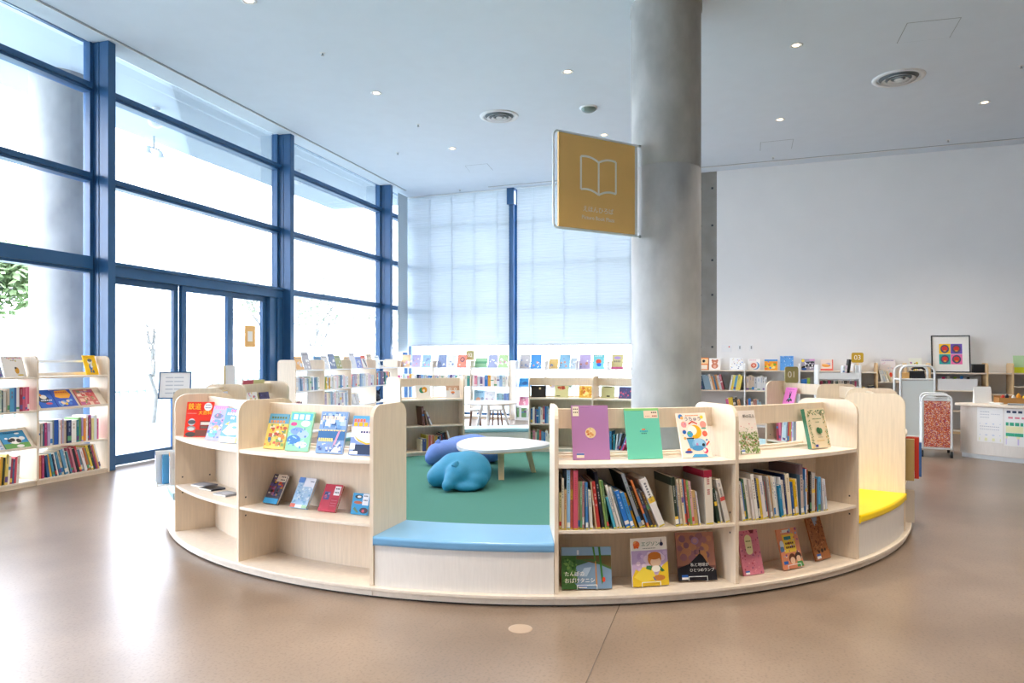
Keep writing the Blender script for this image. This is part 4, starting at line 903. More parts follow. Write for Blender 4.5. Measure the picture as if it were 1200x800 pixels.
# ------------------------------------------------------------------ straight shelves along the walls
TAKEN = {}           # stretches of each shelf front that are already occupied
def straight_unit(fr, rot, xs, yf, depth, top, levels, label, m_side, m_board, rail_z=None, back=None, tilt=(), group=None, base=.06, rise=.1):
    """xs: x of the uprights; levels: {bay: [shelf heights]}; yf: front plane"""
    xm = (xs[0]+xs[-1])/2
    u = empty('bookshelf', label, 'bookshelf', fr.p(xm, yf), rot, group)
    TAKEN.setdefault((id(fr), yf), []).extend((x-.014, x+.014, 0, top) for x in xs)
    th = .012
    for k, x in enumerate(xs):
        x -= xm
        mb = MB(); mb.prism(rounded(0, depth, 0, top, .06, 5, (0,0,1,1)), lambda y, z: (x-th, y, z), lambda y, z: (x+th, y, z))
        mb.build('side_panel' if k in (0, len(xs)-1) else 'divider', m_side, u, bevel=.003)
    for k in range(len(xs)-1):
        a, b = xs[k]-xm+th+.001, xs[k+1]-xm-th-.001
        for i, z in enumerate(levels[k]):
            mb = MB()
            if (k, i) in tilt:
                dz = .30*depth/.3
                mb.sweep([[(x, .008, z-.016), (x, depth*.62, z+.2-.016), (x, depth*.62, z+.2), (x, .008, z)] for x in (a, b)])
                mb.box(a, b, -.012, .0085, z-.016, z); mb.box(a, b, -.018, -.012, z-.016, z+.012)
            else:
                mb.box(a, b, .003, depth-.003, z-.02, z)
            mb.build('shelf', m_board, u, bevel=.002)
        mb = MB(); mb.box(a, b, .012, depth-.01, 0, levels[k][-1]-.021); mb.build('plinth', m_side, u)
        if rail_z:
            mb = MB(); mb.box(a, b, depth-.035, depth-.02, rail_z-.012, rail_z+.012); mb.build('rail', M['white_metal'], u)
            mb = MB(); mb.box(a, b, depth-.02, depth-.005, levels[k][0]+.001, levels[k][0]+.035); mb.build('book_stop', m_board, u)
        if back:
            mb = MB(); mb.box(a, b, depth-.012, depth-.004, levels[k][-1], levels[k][0]-.021); mb.build('back_panel', back, u)
    return u
def pose_st(fr, rot, yf, z): return lambda x, sb: (fr.p(x, yf+.012+sb, z), rot)
def face_st(fr, rot, px, yf, z, w, h, t, tilt, cover, shapes, label, group, off=.1, **k):
    x = fr.along(px, yf+off); used = TAKEN.setdefault((id(fr), yf), [])
    for ww in (w, w*.92, w*.85, w*.75):
        ok = [d for d in sorted([i*.01*sg for i in range(13) for sg in (1, -1)], key=abs) if not any(x+d-ww/2-.008 < b and x+d+ww/2+.008 > a and z < t1 and z+h > t0 for a, b, t0, t1 in used)]
        if ok: x += ok[0]; w = ww; break
    used.append((x-w/2, x+w/2, z, z+h))
    return face_book((fr.p(x, yf+off, z), rot), w, h, t, tilt, cover, shapes, label, group, **k)

# -- low shelf in the window niche at the left edge
LY = -.305
xe = W.along(127.5, LY); xd = W.along(44.5, LY); xs = [xd-(xe-xd), xd, xe]
LV = {0: [1.14, .79, .41, .06], 1: [1.14, .795, .40, .06]}
straight_unit(W, WA, xs, LY, .27, 1.36, LV, 'low birch bookshelf standing in the window niche beside the glass doors', M['wood'], M['wood_edge'], 1.30, tilt=((0, 2), (1, 1)))
wl = xe-xd
g = 'books on the low shelf by the window'
pack(pose_st(W, WA, LY, .79), [('#9fae86',.03,.2,0),('#6a8a9a',.03,.21,0),('#d8c23a',.036,.225,0),('#e3c92f',.03,.22,0),('#cdb79a',.02,.23,0),('#a9b93f',.036,.235,0),('#9fb59a',.03,.225,0),('#b9cfc2',.026,.23,0),('#3f5a66',.02,.225,0),('#cfd0cc',.03,.21,0),('#c9b7a6',.024,.24,0),('#4f9cc9',.045,.245,0,0,'#8fbcd8'),('#38609a',.024,.25,0),('#e9e9e9',.034,.25,0),('#9a2f46',.03,.25,0),('#d0607c',.026,.245,0),('#d9708a',.024,.25,0),('#c9506e',.026,.25,0)],
     xd-.62, xd-.014, .2, 'second row, outer bay of the window shelf', g, False, False)
pack(pose_st(W, WA, LY, .06), rnd_row(31, 6, ['#2b3550','#3f7fb8','#e0a23c','#c9cfd6','#20242c'], (.022, .036), (.24, .28), (3, 4))+[('#20242c',.024,.25,4),('#5f9ed0',.03,.26,4),('#3f7fc9',.026,.255,4),('#cfd4d8',.024,.26,4),('#8fa9c4',.022,.26,4),('#e2a52f',.036,.27,4),('#d9a83a',.026,.29,4),('#3f4a3c',.018,.28,4),('#e3c96a',.03,.31,4),('#e9e2d6',.026,.29,4),('#a33f56',.022,.26,4),('#4f6f9a',.016,.25,4),('#d9566a',.022,.27,4),('#e5dfd8',.03,.28,4)],
     xd-.74, xd-.014, .22, 'bottom row, outer bay of the window shelf', g, False, False)
pack(pose_st(W, WA, LY, .40), [('#e9e7e2',.03,.24,0),('#b9b2a8',.02,.245,0),('#2f5a7a',.026,.245,0),('#b83a78',.026,.25,0),('#b4a2c8',.03,.245,0),('#d9dde0',.03,.25,0),('#7f8a86',.022,.27,0),('#2458b0',.05,.27,0),('#dfe4ee',.02,.26,0),('#e28a3c',.022,.26,0),('#b0a8c4',.026,.27,0),('#c9b8a4',.03,.25,0),('#22305a',.05,.255,0),('#efeeea',.062,.245,0),('#2f7f8f',.03,.25,0),('#6fa860',.034,.27,0),('#b49ad0',.022,.27,0),('#e6923c',.032,.26,0),('#eceae4',.026,.29,0),('#7a4a30',.018,.27,0),('#9a4a8a',.028,.29,0),('#e9e2a0',.03,.25,0),('#dfe6ea',.036,.28,0),('#d76a9a',.036,.24,0)],
     xd+.014, xe-.014, .2, 'third row, door-side bay of the window shelf', g, False, False)
pack(pose_st(W, WA, LY, .06), [('#c2502f',.022,.25,0),('#d98a6a',.02,.25,0),('#b4456a',.026,.25,0),('#2f5a8a',.03,.245,-8),('#e3b02f',.022,.25,-10),('#4f9ac0',.026,.26,-12),('#27304a',.018,.25,-12),('#dfe3e4',.024,.26,-13),('#3f86b0',.028,.27,-14),('#d6c6a4',.026,.28,-14),('#5f98c0',.034,.29,-15),('#e5e2dc',.026,.3,-15),('#5a8a9a',.02,.26,-15),('#a8506a',.034,.3,-15),('#c47a8a',.026,.29,-15),('#20242c',.03,.28,-16),('#c2424a',.026,.31,-16),('#6a9ab0',.026,.26,-16),('#e6dfe4',.034,.27,-17),('#b5653a',.026,.28,-17),('#7f8a72',.02,.27,-17),('#e5cc4a',.026,.3,-17),('#2f3a40',.03,.3,-17),('#a9406a',.02,.29,-17),('#d9a45a',.018,.3,-17),('#e4e4e0',.024,.3,-17)],
     xd+.014, xe-.014, .22, 'bottom row, door-side bay of the window shelf', g, False, False)
g = 'picture books laid on the sloping shelves by the window'
def slope(px, z, w, h, cover, shapes, label):
    x = W.along(px, LY+.02)
    return face_book((W.p(x, LY-.001, z+.001), WA), w, h, .008, D(atan2(.27*.62-.008, .2)), cover, shapes, label, g)
COW = [('r',0,.0,1,.3,'#5f9a4a'),('e',.5,.45,.26,.2,'#f2efea'),('e',.42,.5,.1,.1,'#22262c'),('e',.64,.42,.1,.12,'#22262c'),('e',.3,.46,.09,.1,'#22262c'),('e',.8,.55,.12,.1,'#e6e9ea'),('e',.2,.6,.06,.05,'#eef0ee'),('e',.7,.84,.1,.05,'#e8eef2'),('g',.2,.8,.88,.05,8,'#1f4f7a'),('e',.6,.12,.15,.08,'#f0ece8')]
slope(21, .41, .27, .215, '#2f8fc4', COW, 'blue picture book with a black and white animal on the lower sloping shelf')
slope(-8, .41, .2, .215, '#cfd6e4', [('sr',30,.03,.08,['#8f9fc4','#e6e9f0','#c9506a','#5f7ab0'],6,0,0,1,1)], 'grey and white picture book on the lower sloping shelf cut by the picture edge')
slope(57.5, .795, .19, .24, '#1f5fc4', [('e',.4,.5,.35,.2,'#22304a'),('e',.45,.62,.2,.12,'#e8e3da'),('c',.3,.75,.1,'#e2953a'),('g',.2,.9,.4,.06,6,'#dfe8f2'),('e',.6,.25,.2,.06,'#c9506a')], 'vivid blue picture book next to the divider on the upper sloping shelf')
slope(79.5, .795, .245, .235, '#2f56b8', [('p',[(.1,.6),(.2,.95),(.8,.98),(.92,.7),(.75,.5),(.3,.52)],'#f0a52f'),('g',.2,.8,.82,.06,7,'#c9402f'),('sc',18,.05,.1,['#e86a4a','#f2d2b0','#7fb0e0','#f0c23c','#3f78d0'],4,.1,.05,.9,.5)], 'blue picture book with an orange burst in the middle of the upper sloping shelf')
slope(105.5, .795, .25, .225, '#c9706a', [('sr',40,.04,.12,['#d99a8a','#b85a86','#e6c0a8','#7a9a5a','#c24a4a','#e8d4c4'],8,0,0,1,1),('g',.15,.8,.82,.05,7,'#a86ac0')], 'pink-red picture book at the end of the upper sloping shelf')
def dispL(px, w, h, cover, shapes, label, **k):
    return face_st(W, WA, px, LY, 1.14, w, h, .01, 18, cover, shapes, label, 'picture books on top of the window shelf', off=.12, **k)
dispL(112.5, .165, .235, '#fbc61a', [('c',.5,.68,.2,'#e9e2d2'),('e',.5,.74,.18,.08,'#7a7a74'),('e',.48,.4,.14,.16,'#5f86c4'),('e',.56,.46,.1,.1,'#eef0ee'),('e',.44,.18,.08,.08,'#7f8aa0'),('e',.62,.16,.07,.08,'#5a6a8a'),('c',.75,.5,.16,'#f5d24a'),('g',.1,.5,.9,.025,9,'#d99a1a')], 'bright yellow picture book with a figure on top of the window shelf')
dispL(22, .23, .225, '#eeeae6', [('g',.25,.9,.87,.05,8,'#d98a9a'),('g',.4,.7,.76,.05,3,'#b0a8a0'),('e',.62,.3,.1,.16,'#d9a23c'),('e',.58,.42,.05,.05,'#3f3f3c'),('sc',16,.015,.03,['#e8a0b4','#8fb0d8','#d9c04a'],3,.05,.7,.95,.98),('e',.75,.08,.15,.03,'#e0c23c')], 'white picture book with a small yellow bird on top of the window shelf')
dispL(8, .11, .225, '#8f9fb8', [('sr',30,.05,.14,['#6f7fa0','#aab4c8','#e8e4ea','#5a6a90'],6,0,0,1,1),('e',.6,.1,.3,.06,'#7a5aa8')], 'grey-blue patterned picture book on top of the window shelf beside the bird book')
dispL(-6, .15, .215, '#e6d5e0', [('c',.6,.55,.2,'#f0cf3a'),('c',.6,.35,.14,'#6a4a9a'),('sc',14,.04,.08,['#d98ab0','#b49ad0','#f0a04a'],9,0,0,1,1)], 'lilac and yellow picture book on top of the window shelf at the picture edge')

# -- white shelves along the windows beyond the doors
YB = -.62
xs = [W.along(346.5, YB), W.along(380, YB), W.along(411.5, YB), W.along(440.5, YB), W.along(466, YB)]
LV = {k: [1.135, .79, .46, .1] for k in range(4)}
straight_unit(W, WA, xs, YB, .33, 1.30, LV, 'long white bookshelf along the windows beyond the glass doors', M['wood'], M['white'], 1.27, group='white bookshelves at the far windows')
g = 'books on the white window shelf'
wh = lambda lev, bay: 'on the %s shelf in %s bay of the long white window bookshelf' % (lev, ['the first', 'the second', 'the third', 'the last'][bay])
def fill(fr, rot, yf, z, x0, x1, seed, pal, t, h, where, group, lean=(0, 0), extra=(), depth=.2, n=60, mass=True):
    pack(pose_st(fr, rot, yf, z), list(extra)+rnd_row(seed, n, pal, t, h, lean), x0, x1, depth, where, group, False, False, mass=mass)
fill(W, WA, YB, .79, xs[0]+.03, xs[0]+.75, 1, PALE, (.04, .06), (.2, .24), wh('second', 0), g, (-4, -4))
fill(W, WA, YB, .79, xs[1]+.05, xs[2]-.05, 2, PALE, (.045, .065), (.2, .24), wh('second', 1), g, extra=[('#8fae6a',.04,.22,0),('#dfc24a',.03,.21,0),('#9fb6d0',.06,.22,0),('#e2b02f',.04,.2,0)])
fill(W, WA, YB, .79, xs[2]+.02, xs[3]-.05, 3, PALE, (.045, .065), (.2, .25), wh('second', 2), g, extra=[('#d83a44',.05,.235,0)])
fill(W, WA, YB, .79, xs[3]+.02, xs[4]-.3, 4, MIX, (.05, .065), (.24, .27), wh('second', 3), g)
fill(W, WA, YB, .46, xs[1]+.05, xs[2]-.05, 5, PALE, (.05, .065), (.24, .28), wh('third', 1), g, (-4, -4))
fill(W, WA, YB, .46, xs[0]+.04, xs[0]+.3, 6, ['#8a3f4a','#5a4a54'], (.05, .06), (.16, .18), wh('third', 0), g, (-25, -25))
fill(W, WA, YB, .46, xs[2]+.04, xs[2]+.45, 7, ['#e6e8ea','#d9dde2','#d8c4cc'], (.04, .06), (.2, .24), wh('third', 2), g, (-28, -28))
g = 'picture books on top of the white window shelf'
names = [('#e0b27a','sandy orange picture book'),('#b4b6c4','grey-lilac picture book'),('#4f86b4','blue picture book with a yellow figure'),('#d5d6da','very pale grey picture book'),('#7f8fb4','slate blue patterned picture book'),('#a8b48f','soft green picture book'),('#d2b48f','tan picture book'),('#d9dde6','white picture book with faint lines'),('#8f9fd8','periwinkle picture book'),('#d96a54','red and white picture book'),('#d9c9b0','cream picture book'),('#e9ecee','plain white picture book')]
for i, (px, (c, lab)) in enumerate(zip((352.5, 361.5, 371, 381.5, 391.5, 401.5, 409, 414.5, 419, 426, 434, 444), names)):
    r = random.Random(i); hh = .2+.05*(i % 3 == 1)+.02*(i % 2)
    sh = [('sc', 8, .08, .16, [c, '#eef0f2', '#c9d2de'], i, .05, .05, .95, .7), ('g', .15, .85, .82, .06, 5, '#7f8796')]
    if i == 2: sh += [('c', .55, .35, .14, '#e8d88a')]
    if i == 9: sh = [('r', 0, 0, 1, .75, '#eef0f2'), ('p', [(.3,.7),(.6,.75),(.9,.1),(.75,.05)], '#6a6f8a')]
    face_st(W, WA, px, YB, 1.135, .2, hh*1.12, .012, 16, c, sh, lab+' on top of the long white window bookshelf', g, off=.16)

# -- shelves in front of the far wall
YF = -.62
xa, xb = B.along(464.5, YF), B.along(597.5, YF)
xs1 = [xa, xa+(xb-xa)/3, xa+(xb-xa)*2/3, xb]
straight_unit(B, BA, xs1, YF, .33, 1.27, {k: [1.115, .71, .31, .06] for k in range(3)}, 'white bookshelf below the first far blind', M['wood'], M['white'], 1.24, group='white bookshelves at the far windows')
g = 'books on the far shelf under the first blind'
for k, sd in ((0, 11), (1, 12), (2, 13)):
    fill(B, BA, YF, .71, xs1[k]+.03, xs1[k+1]-.03, sd, MIX+PALE*2, (.045, .075), (.2, .26), 'on the second shelf in the %s bay below the first far blind' % ORD[k+1], g, extra=[('#cf4a86',.05,.22,0)] if k == 0 else [])
fill(B, BA, YF, .31, xs1[2]+.6, xs1[3]-.03, 14, ['#8fc4d0','#a9d0dc','#7f9fd0','#6f86c0'], (.05, .065), (.24, .27), 'on the third shelf in the last bay below the first far blind', g)
g = 'picture books under the first far blind'
lst = [(468,'#eef0f2','plain white picture book'),(472,'#e0b88a','orange and grey picture book'),(487,'#c2b6dc','lilac picture book'),(499,'#a9cbe6','light blue picture book'),(516,'#9fb0d8','blue picture book with a running figure'),(528.5,'#eef1f4','white picture book with small blue marks'),(540.5,'#f0907a','coral picture book with a dark ring'),(558.5,'#9fd0a4','pale green landscape picture book'),(573.5,'#a8b0d0','blue-grey picture book'),(587.5,'#b8d8a0','green and red picture book')]
for i, (px, c, lab) in enumerate(lst):
    sh = [('sc', 9, .06, .14, [c, '#f2f4f6', '#8fa2c4', '#d9a8b0'], 20+i, .05, .05, .95, .75)]
    if i == 6: sh = [('c', .55, .62, .24, '#3f4a66'), ('c', .55, .62, .16, '#f0907a'), ('e', .3, .2, .1, .06, '#f6d2c0')]
    if i == 7: sh = [('r', .05, .4, .95, .62, '#6fb488')]
    w, h = (.26, .19) if i == 7 else (.2, .25)
    face_st(B, BA, px, YF, 1.115, w*1.12, h*1.15, .012, 14, c, sh, lab+' on the far shelf below the first blind', g, off=.16)
face_st(B, BA, 557, YF, .31, .27, .31, .012, 10, '#a8d4ea', [('c',.4,.3,.22,'#f0b894'),('c',.75,.4,.12,'#7f8fa8'),('g',.2,.8,.8,.08,5,'#6fa8d0'),('r',0,0,1,.1,'#8fd0d0')], 'sky blue picture book with an orange figure above the small white table', g, off=.1)
face_st(B, BA, 570.5, YF, .31, .25, .3, .012, 10, '#f2f2f4', [('sc',14,.05,.1,['#dfe2ea','#c9b8d0','#d8dfe8'],5,.1,.1,.9,.9)], 'white picture book above the small white table', g, off=.04, yaw=6)
plate('number_plate', B.p(B.along(551, YF+.3), YF+.3, 1.272), BA, '02', .2, .22, M['olive'], M['ink_white'], 'pale olive number plate standing on the shelf below the first far blind', .11)
xa, xb = B.along(604, YF), B.along(790, YF)
xs2 = [xa+(xb-xa)*i/5 for i in range(6)]
straight_unit(B, BA, xs2, YF, .33, 1.27, {k: [1.10, .71, .31, .06] for k in range(5)}, 'white open bookshelf below the second far blind', M['white'], M['white'], 1.235, group='white bookshelves at the far windows')
g = 'picture books under the second far blind'
lst = [(611,'#c2c0c4','grey and tan picture book'),(626,'#4f9be0','strong blue picture book'),(642,'#f0cf86','pale yellow landscape picture book'),(658.5,'#8fc2e0','light blue picture book with red marks'),(673,'#b6c6d0','small grey-blue picture book'),(685,'#c4b4e0','lilac and white picture book'),(701,'#7fd0d8','cyan book with a red and blue figure'),(723,'#d9d098','yellow-green picture book with a pink foot')]
for i, (px, c, lab) in enumerate(lst):
    sh = [('sc', 8, .06, .14, [c, '#f4f4f4', '#8f9fc4', '#d8a090'], 40+i, .05, .05, .95, .75)]
    if i == 6: sh = [('e', .5, .5, .24, .16, '#e8503a'), ('e', .55, .28, .2, .12, '#2f6fd0'), ('g', .15, .85, .85, .06, 4, '#e9f4f4')]
    if i == 7: sh = [('r', 0, 0, 1, .14, '#d86aa0'), ('e', .5, .75, .3, .1, '#b49ad8'), ('g', .2, .8, .45, .12, 4, '#8f8a7a')]
    w, h = (.2, .19) if i == 2 else (.17, .2) if i == 4 else (.215, .27)
    face_st(B, BA, px, YF, 1.10, w*1.12, h*1.15, .012, 14, c, sh, lab+' on the shelf below the second far blind', g, off=.16)
face_st(B, BA, 613, YF, .71, .3, .2, .012, 30, '#3f9fe0', [('r',.1,.15,.9,.5,'#2f7fc0'),('e',.45,.4,.2,.2,'#1f5f9a')], 'blue landscape picture book on the second shelf below the second far blind', g, off=.1)
face_st(B, BA, 613, YF, .31, .22, .2, .012, 30, '#e090a8', [('sc',12,.06,.12,['#e8b0c0','#c96a86','#f0d0d8'],3,0,0,1,1)], 'pink picture book on the third shelf beside the far blue bench', g, off=.1)
g = 'books on the far shelf under the second blind'
fill(B, BA, YF, .71, xs2[1]+.05, xs2[1]+.38, 41, PALE, (.045, .06), (.13, .19), 'on the second shelf below the second far blind', g, (-14, -14))
fill(B, BA, YF, .71, xs2[2]-.42, xs2[2]-.03, 42, PALE, (.045, .06), (.13, .2), 'on the second shelf near the next upright below the second blind', g, (12, 12))
fill(B, BA, YF, .06, xs2[0]+.03, xs2[0]+.3, 43, ['#6a9a6a','#9fb0d8','#2f6fb4','#d9dde0'], (.045, .06), (.19, .21), 'on the bottom shelf below the second far blind', g)

YW = -.42
xa, xb = B.along(804, YW), B.along(1000, YW); xm1, xm2 = B.along(872.5, YW), B.along(937, YW)
straight_unit(B, BA, [xa, xm1, xm2, xb], YW, .34, 1.22, {k: [1.09, .70, .30, .06] for k in range(3)}, 'bookshelf against the white wall right of the column', M['white'], M['wood_edge'], None, back=M['lightgrey'], group='bookshelves against the white wall')
mb = MB(); mb.box(xa, xb, -.02, 0, 0, .12)
g = 'books on the shelf right of the column'
fill(B, BA, YW, .70, B.along(817, YW), B.along(850, YW), 51, ['#3f6a8a','#27465f','#b9c2c4','#c9905a','#7f98a8','#e0d4c8','#a85a64'], (.03, .045), (.27, .31), 'on the second shelf right of the column', g, (-13, -13), n=14, mass=False)
fill(B, BA, YW, .70, B.along(854, YW), B.along(870.5, YW), 52, ['#5fa0c9','#c98ab0','#dfe2e4','#e0cf6a','#8fb0d0','#3f4a5a'], (.03, .045), (.28, .31), 'second row, against first upright right of column', g, (11, 11), n=9, mass=False)
fill(B, BA, YW, .70, xm1+.03, B.along(899, YW), 53, ['#b9bec4','#d9dde0','#a34a5a','#3f7fc0','#c9b8a8','#8f9aa8','#c98a9a'], (.035, .055), (.26, .3), 'on the second shelf behind the number plate', g, n=12, mass=False)
fill(B, BA, YW, .70, xm2+.03, B.along(953, YW), 54, ['#2f5fb0','#3f7fc9','#d98a9a','#2f6fc0','#8fae4a'], (.04, .06), (.22, .26), 'on the second shelf near the white book truck', g, n=5, mass=False)
fill(B, BA, YW, .30, B.along(850, YW), B.along(870.5, YW), 55, ['#c95a86','#9fc9dc','#e0c24a','#4a4a44','#d9a06a'], (.03, .05), (.22, .27), 'on the third shelf right of the column', g, (-9, -9), n=8, mass=False)
fill(B, BA, YW, .30, xm1+.03, B.along(893, YW), 56, ['#c9a08a','#8fb0c4','#3f7fc9','#d9d0c4','#a8746a'], (.03, .05), (.18, .25), 'on the third shelf left of the curved ring panel', g, (-5, -5), n=8, mass=False)
g = 'picture books on the shelf right of the column'
lst = [(824,.2,.245,'#ef8a4a',[('r',.3,.5,.95,.92,'#f4d2a0'),('e',.55,.72,.14,.12,'#2b2a2c'),('r',.08,.05,.9,.4,'#f2e4d6')],'orange picture book with a black figure right behind the column'),(837.5,.215,.235,'#f4eeea',[('c',.3,.8,.1,'#c9745a'),('c',.7,.8,.1,'#c9745a'),('e',.5,.66,.26,.18,'#cf7f62'),('e',.5,.34,.3,.24,'#cf7f62'),('e',.5,.3,.14,.14,'#e6b09a'),('e',.5,.62,.1,.06,'#ecc8b4')],'white picture book with a brown bear right of the column'),
  (863,.26,.24,'#eef0f2',[('sc',26,.02,.045,['#9f7fd0','#5f9ad8','#d96a8a','#e0c24a','#4a4f8a'],3,.05,.05,.95,.95)],'white picture book sprinkled with coloured dots right of the column'),(883.5,.23,.22,'#f2f0ee',[('e',.6,.4,.34,.36,'#3f94cf'),('e',.5,.44,.32,.36,'#f2e6e2'),('e',.48,.42,.22,.22,'#e0705a'),('e',.48,.42,.12,.12,'#f0c0b0'),('g',.15,.7,.86,.06,5,'#e090a8')],'white picture book with a blue ring on the shelf right of the column'),
  (903.5,.24,.21,'#f0a02f',[('sc',26,.05,.12,['#7fae3a','#f2c23c','#e8742f','#3f8ac9','#f0d88a'],4,0,0,1,.85),('r',0,.84,1,1,'#3f94d6')],'orange lion-coloured landscape picture book on the wall shelf'),(922,.24,.28,'#5f9fe2',[('sc',20,.02,.05,['#8fc0f0','#3f78c9','#dfe9f4'],5,0,.3,1,1),('e',.45,.16,.1,.07,'#e0a86a'),('g',.1,.9,.86,.05,6,'#3f6fc0')],'tall blue picture book behind the number plate on the wall shelf'),
  (947,.235,.22,'#a8a2b4',[('p',[(0,.3),(.6,.6),(1,.5),(1,.3),(.5,.35),(0,.1)],'#2b2b30'),('p',[(.2,.75),(.9,.8),(1,.65),(.5,.6)],'#3a3a44'),('c',.12,.85,.12,'#f2cf2f'),('e',.2,.12,.2,.1,'#2f5fb4'),('r',.6,.85,1,1,'#e0a0d0'),('sc',10,.04,.08,['#dfe2e6','#f4f4f4'],6,.2,.1,1,.8)],'black and white striped picture book with yellow sun on the wall shelf'),(969,.22,.21,'#f4e0d4',[('r',0,0,1,.16,'#e86a5a'),('e',.45,.45,.34,.14,'#f0a03a'),('e',.6,.6,.2,.1,'#b4b0d8'),('r',.9,.0,1,1,'#ea7a6a'),('r',.1,.5,.6,.62,'#f4c08a')],'cream and orange picture book above the white book truck')]
for px, w, h, c, sh, lab in lst: face_st(B, BA, px, YW, 1.09, w, h, .012, 12, c, sh, lab, g, off=.17)

# ------------------------------------------------------------------ wooden shelf at the white wall, right
YR = -.44
ux = [B.along(p, YR) for p in (1005.5, 1028, 1062, 1090, 1157.5, 1187.5, 1232)]
straight_unit(B, BA, ux, YR, .36, 1.24, {0: [1.07, .5, .06], 1: [.9, .6, .06], 2: [1.07, .7, .4, .06], 3: [1.07, .76, .4, .06], 4: [1.07, .7, .4, .06], 5: [1.07, .84, .5, .06]}, 'long tan wooden shelf against the white wall behind the counter', M['tan_wood'], M['wood_edge'], None, back=M['lightgrey'])
plate('number_plate', B.p(ux[0], YR+.1, 1.243), BA, '03', .2, .185, M['gold'], M['ink_white'], 'mustard number plate standing on the end of the tan wooden shelf', .12)
g = 'picture books on the tan wooden shelf'
face_st(B, BA, 1041, YR, .9, .25, .42, .012, 12, '#f0e9ea', [('g',.1,.9,.9,.05,7,'#9a8ab4'),('e',.42,.25,.08,.07,'#ef5a3a'),('e',.68,.28,.1,.11,'#ef4a2f'),('sc',10,.03,.06,['#c9d8e6','#e8c4d0'],3,.1,.4,.9,.85)], 'white picture book with two red shapes on the tan wooden shelf', g, off=.25)
face_st(B, BA, 1073, YR, 1.07, .21, .26, .012, 12, '#eef0e4', [('sc',24,.04,.09,['#5fae6a','#3f9fd8','#e86a4a','#e8c83a','#9a7fc4'],6,.05,.05,.95,.8)], 'white picture book with many bright figures on the tan wooden shelf', g, off=.18)
g = 'books on the tan wooden shelf'
pack(pose_st(B, BA, YR, .9), [('#e2e0d8',.035,.2,-12),('#cfd6d8',.03,.21,-14),('#e6dcc4',.035,.22,-18),('#d9c49a',.03,.2,-22)], ux[1]+.03, ux[2]-.1, .2, 'on the tan wooden shelf under the white wall', g, False, False)
pack(pose_st(B, BA, YR, .5), [('#22262c',.05,.32,0),('#2b3036',.04,.33,0)], ux[0]+.18, ux[1]-.02, .2, 'standing upright on the tan wooden shelf', g, False, False)
pack(pose_st(B, BA, YR, .5), [('#4a5660',.03,.3,0),('#8a8a3f',.035,.29,0),('#c9a23c',.03,.3,0)], ux[0]+.02, ux[0]+.16, .2, 'beside the end panel of the tan wooden shelf', g, False, False)
# framed print: four plain colour fields with dark roundels
def framed():
    x = B.along(1114.5, YR+.1)
    o = empty('framed_print', 'framed print of four bright squares with dark round shapes leaning on the white wall', 'picture', B.p(x, YR+.085, 1.075), BA)
    t = R(6); w, h = .60, .66; q = lambda x, y, z: (x, y*cos(t)+z*sin(t), z*cos(t)-y*sin(t))
    def slab(x0, x1, y0, y1, z0, z1):
        mb = MB(); mb.box(x0, x1, y0, y1, z0, z1); mb.v = [q(*v) for v in mb.v]; return mb
    mb = MB(); f = .018
    for a in ((-w/2, w/2, 0, .03, 0, f), (-w/2, w/2, 0, .03, h-f, h), (-w/2, -w/2+f, 0, .03, f, h-f), (w/2-f, w/2, 0, .03, f, h-f)): mb.box(*a)
    mb.v = [q(*v) for v in mb.v]; mb.build('frame', M['rubber'], o)
    mt = slab(-w/2+f, w/2-f, .014, .024, f, h-f).build('mount', M['paper'], o)
    mb = MB(); sz = .178; y = .0135
    for i, (cx, cz, c) in enumerate(((-.09, .42, '#f7c41f'), (.09, .42, '#6f55b8'), (-.09, .235, '#2fa6a0'), (.09, .235, '#ef6fae'))):
        mb.add([(cx-sz/2+.001, y, cz-sz/2), (cx+sz/2-.001, y, cz-sz/2), (cx+sz/2-.001, y, cz+sz/2), (cx-sz/2+.001, y, cz+sz/2)], [(0,1,2,3)], 0, c)
        for (dx, dz, rx, rz, cc, k) in ((0, 0, .068, .075, '#5a5670', 1), (0, .005, .045, .042, '#e0403a', 2), (0, -.035, .022, .014, '#e89a3c', 3)):
            mb.add([(cx+dx+rx*cos(2*pi*j/16), y-.0003*k, cz+dz+rz*sin(2*pi*j/16)) for j in range(16)], [tuple(range(16))], 0, cc)
    mb.v = [q(*v) for v in mb.v]; mb.build('print', M['print'], mt)
framed()
o = tag(MB().box(-.085, .085, 0, .16, 0, .13).build('storage_box', M['black'], None, B.p(B.along(1147.5, YR+.1), YR+.1, 1.0715), (0,0,BA), bevel=.006), 'black box beside the framed print on the tan shelf', 'box')
lid = MB().box(-.088, .088, -.004, .164, .1302, .15).build('lid', M['rubber'], o, bevel=.004)
# white carton with pens in front of the wall shelf
o = empty('carton', 'white open carton holding coloured things on the tan shelf below the framed print', 'box', B.p(B.along(1122, YR+.04), YR+.03, .7615), BA)
mb = MB(); mb.box(-.3, .3, 0, .24, 0, .008); mb.box(-.3, .3, 0, .006, .008, .2); mb.box(-.3, .3, .234, .24, .008, .2); mb.box(-.3, -.294, .006, .234, .008, .2); mb.box(.294, .3, .006, .234, .008, .2); mb.build('carton_body', M['white'], o)
for i, (x, c) in enumerate(((-.2, '#d83a78'), (-.12, '#e6e0d0'), (-.02, '#8fae3a'), (.08, '#3f8ad0'), (.18, '#22262c'))):
    e_ = tag(MB().box(-.02, .02, -.02, .02, 0, .22+.02*(i % 2), col=c).build('toy_block', M['print'], None, B.p(B.along(1122, YR+.04)+x, YR+.13, .7715), (0, 0, BA)), '%s thing standing upright in the white carton' % ['pink', 'cream', 'green', 'blue', 'black'][i], 'toy', 'things in the white carton')

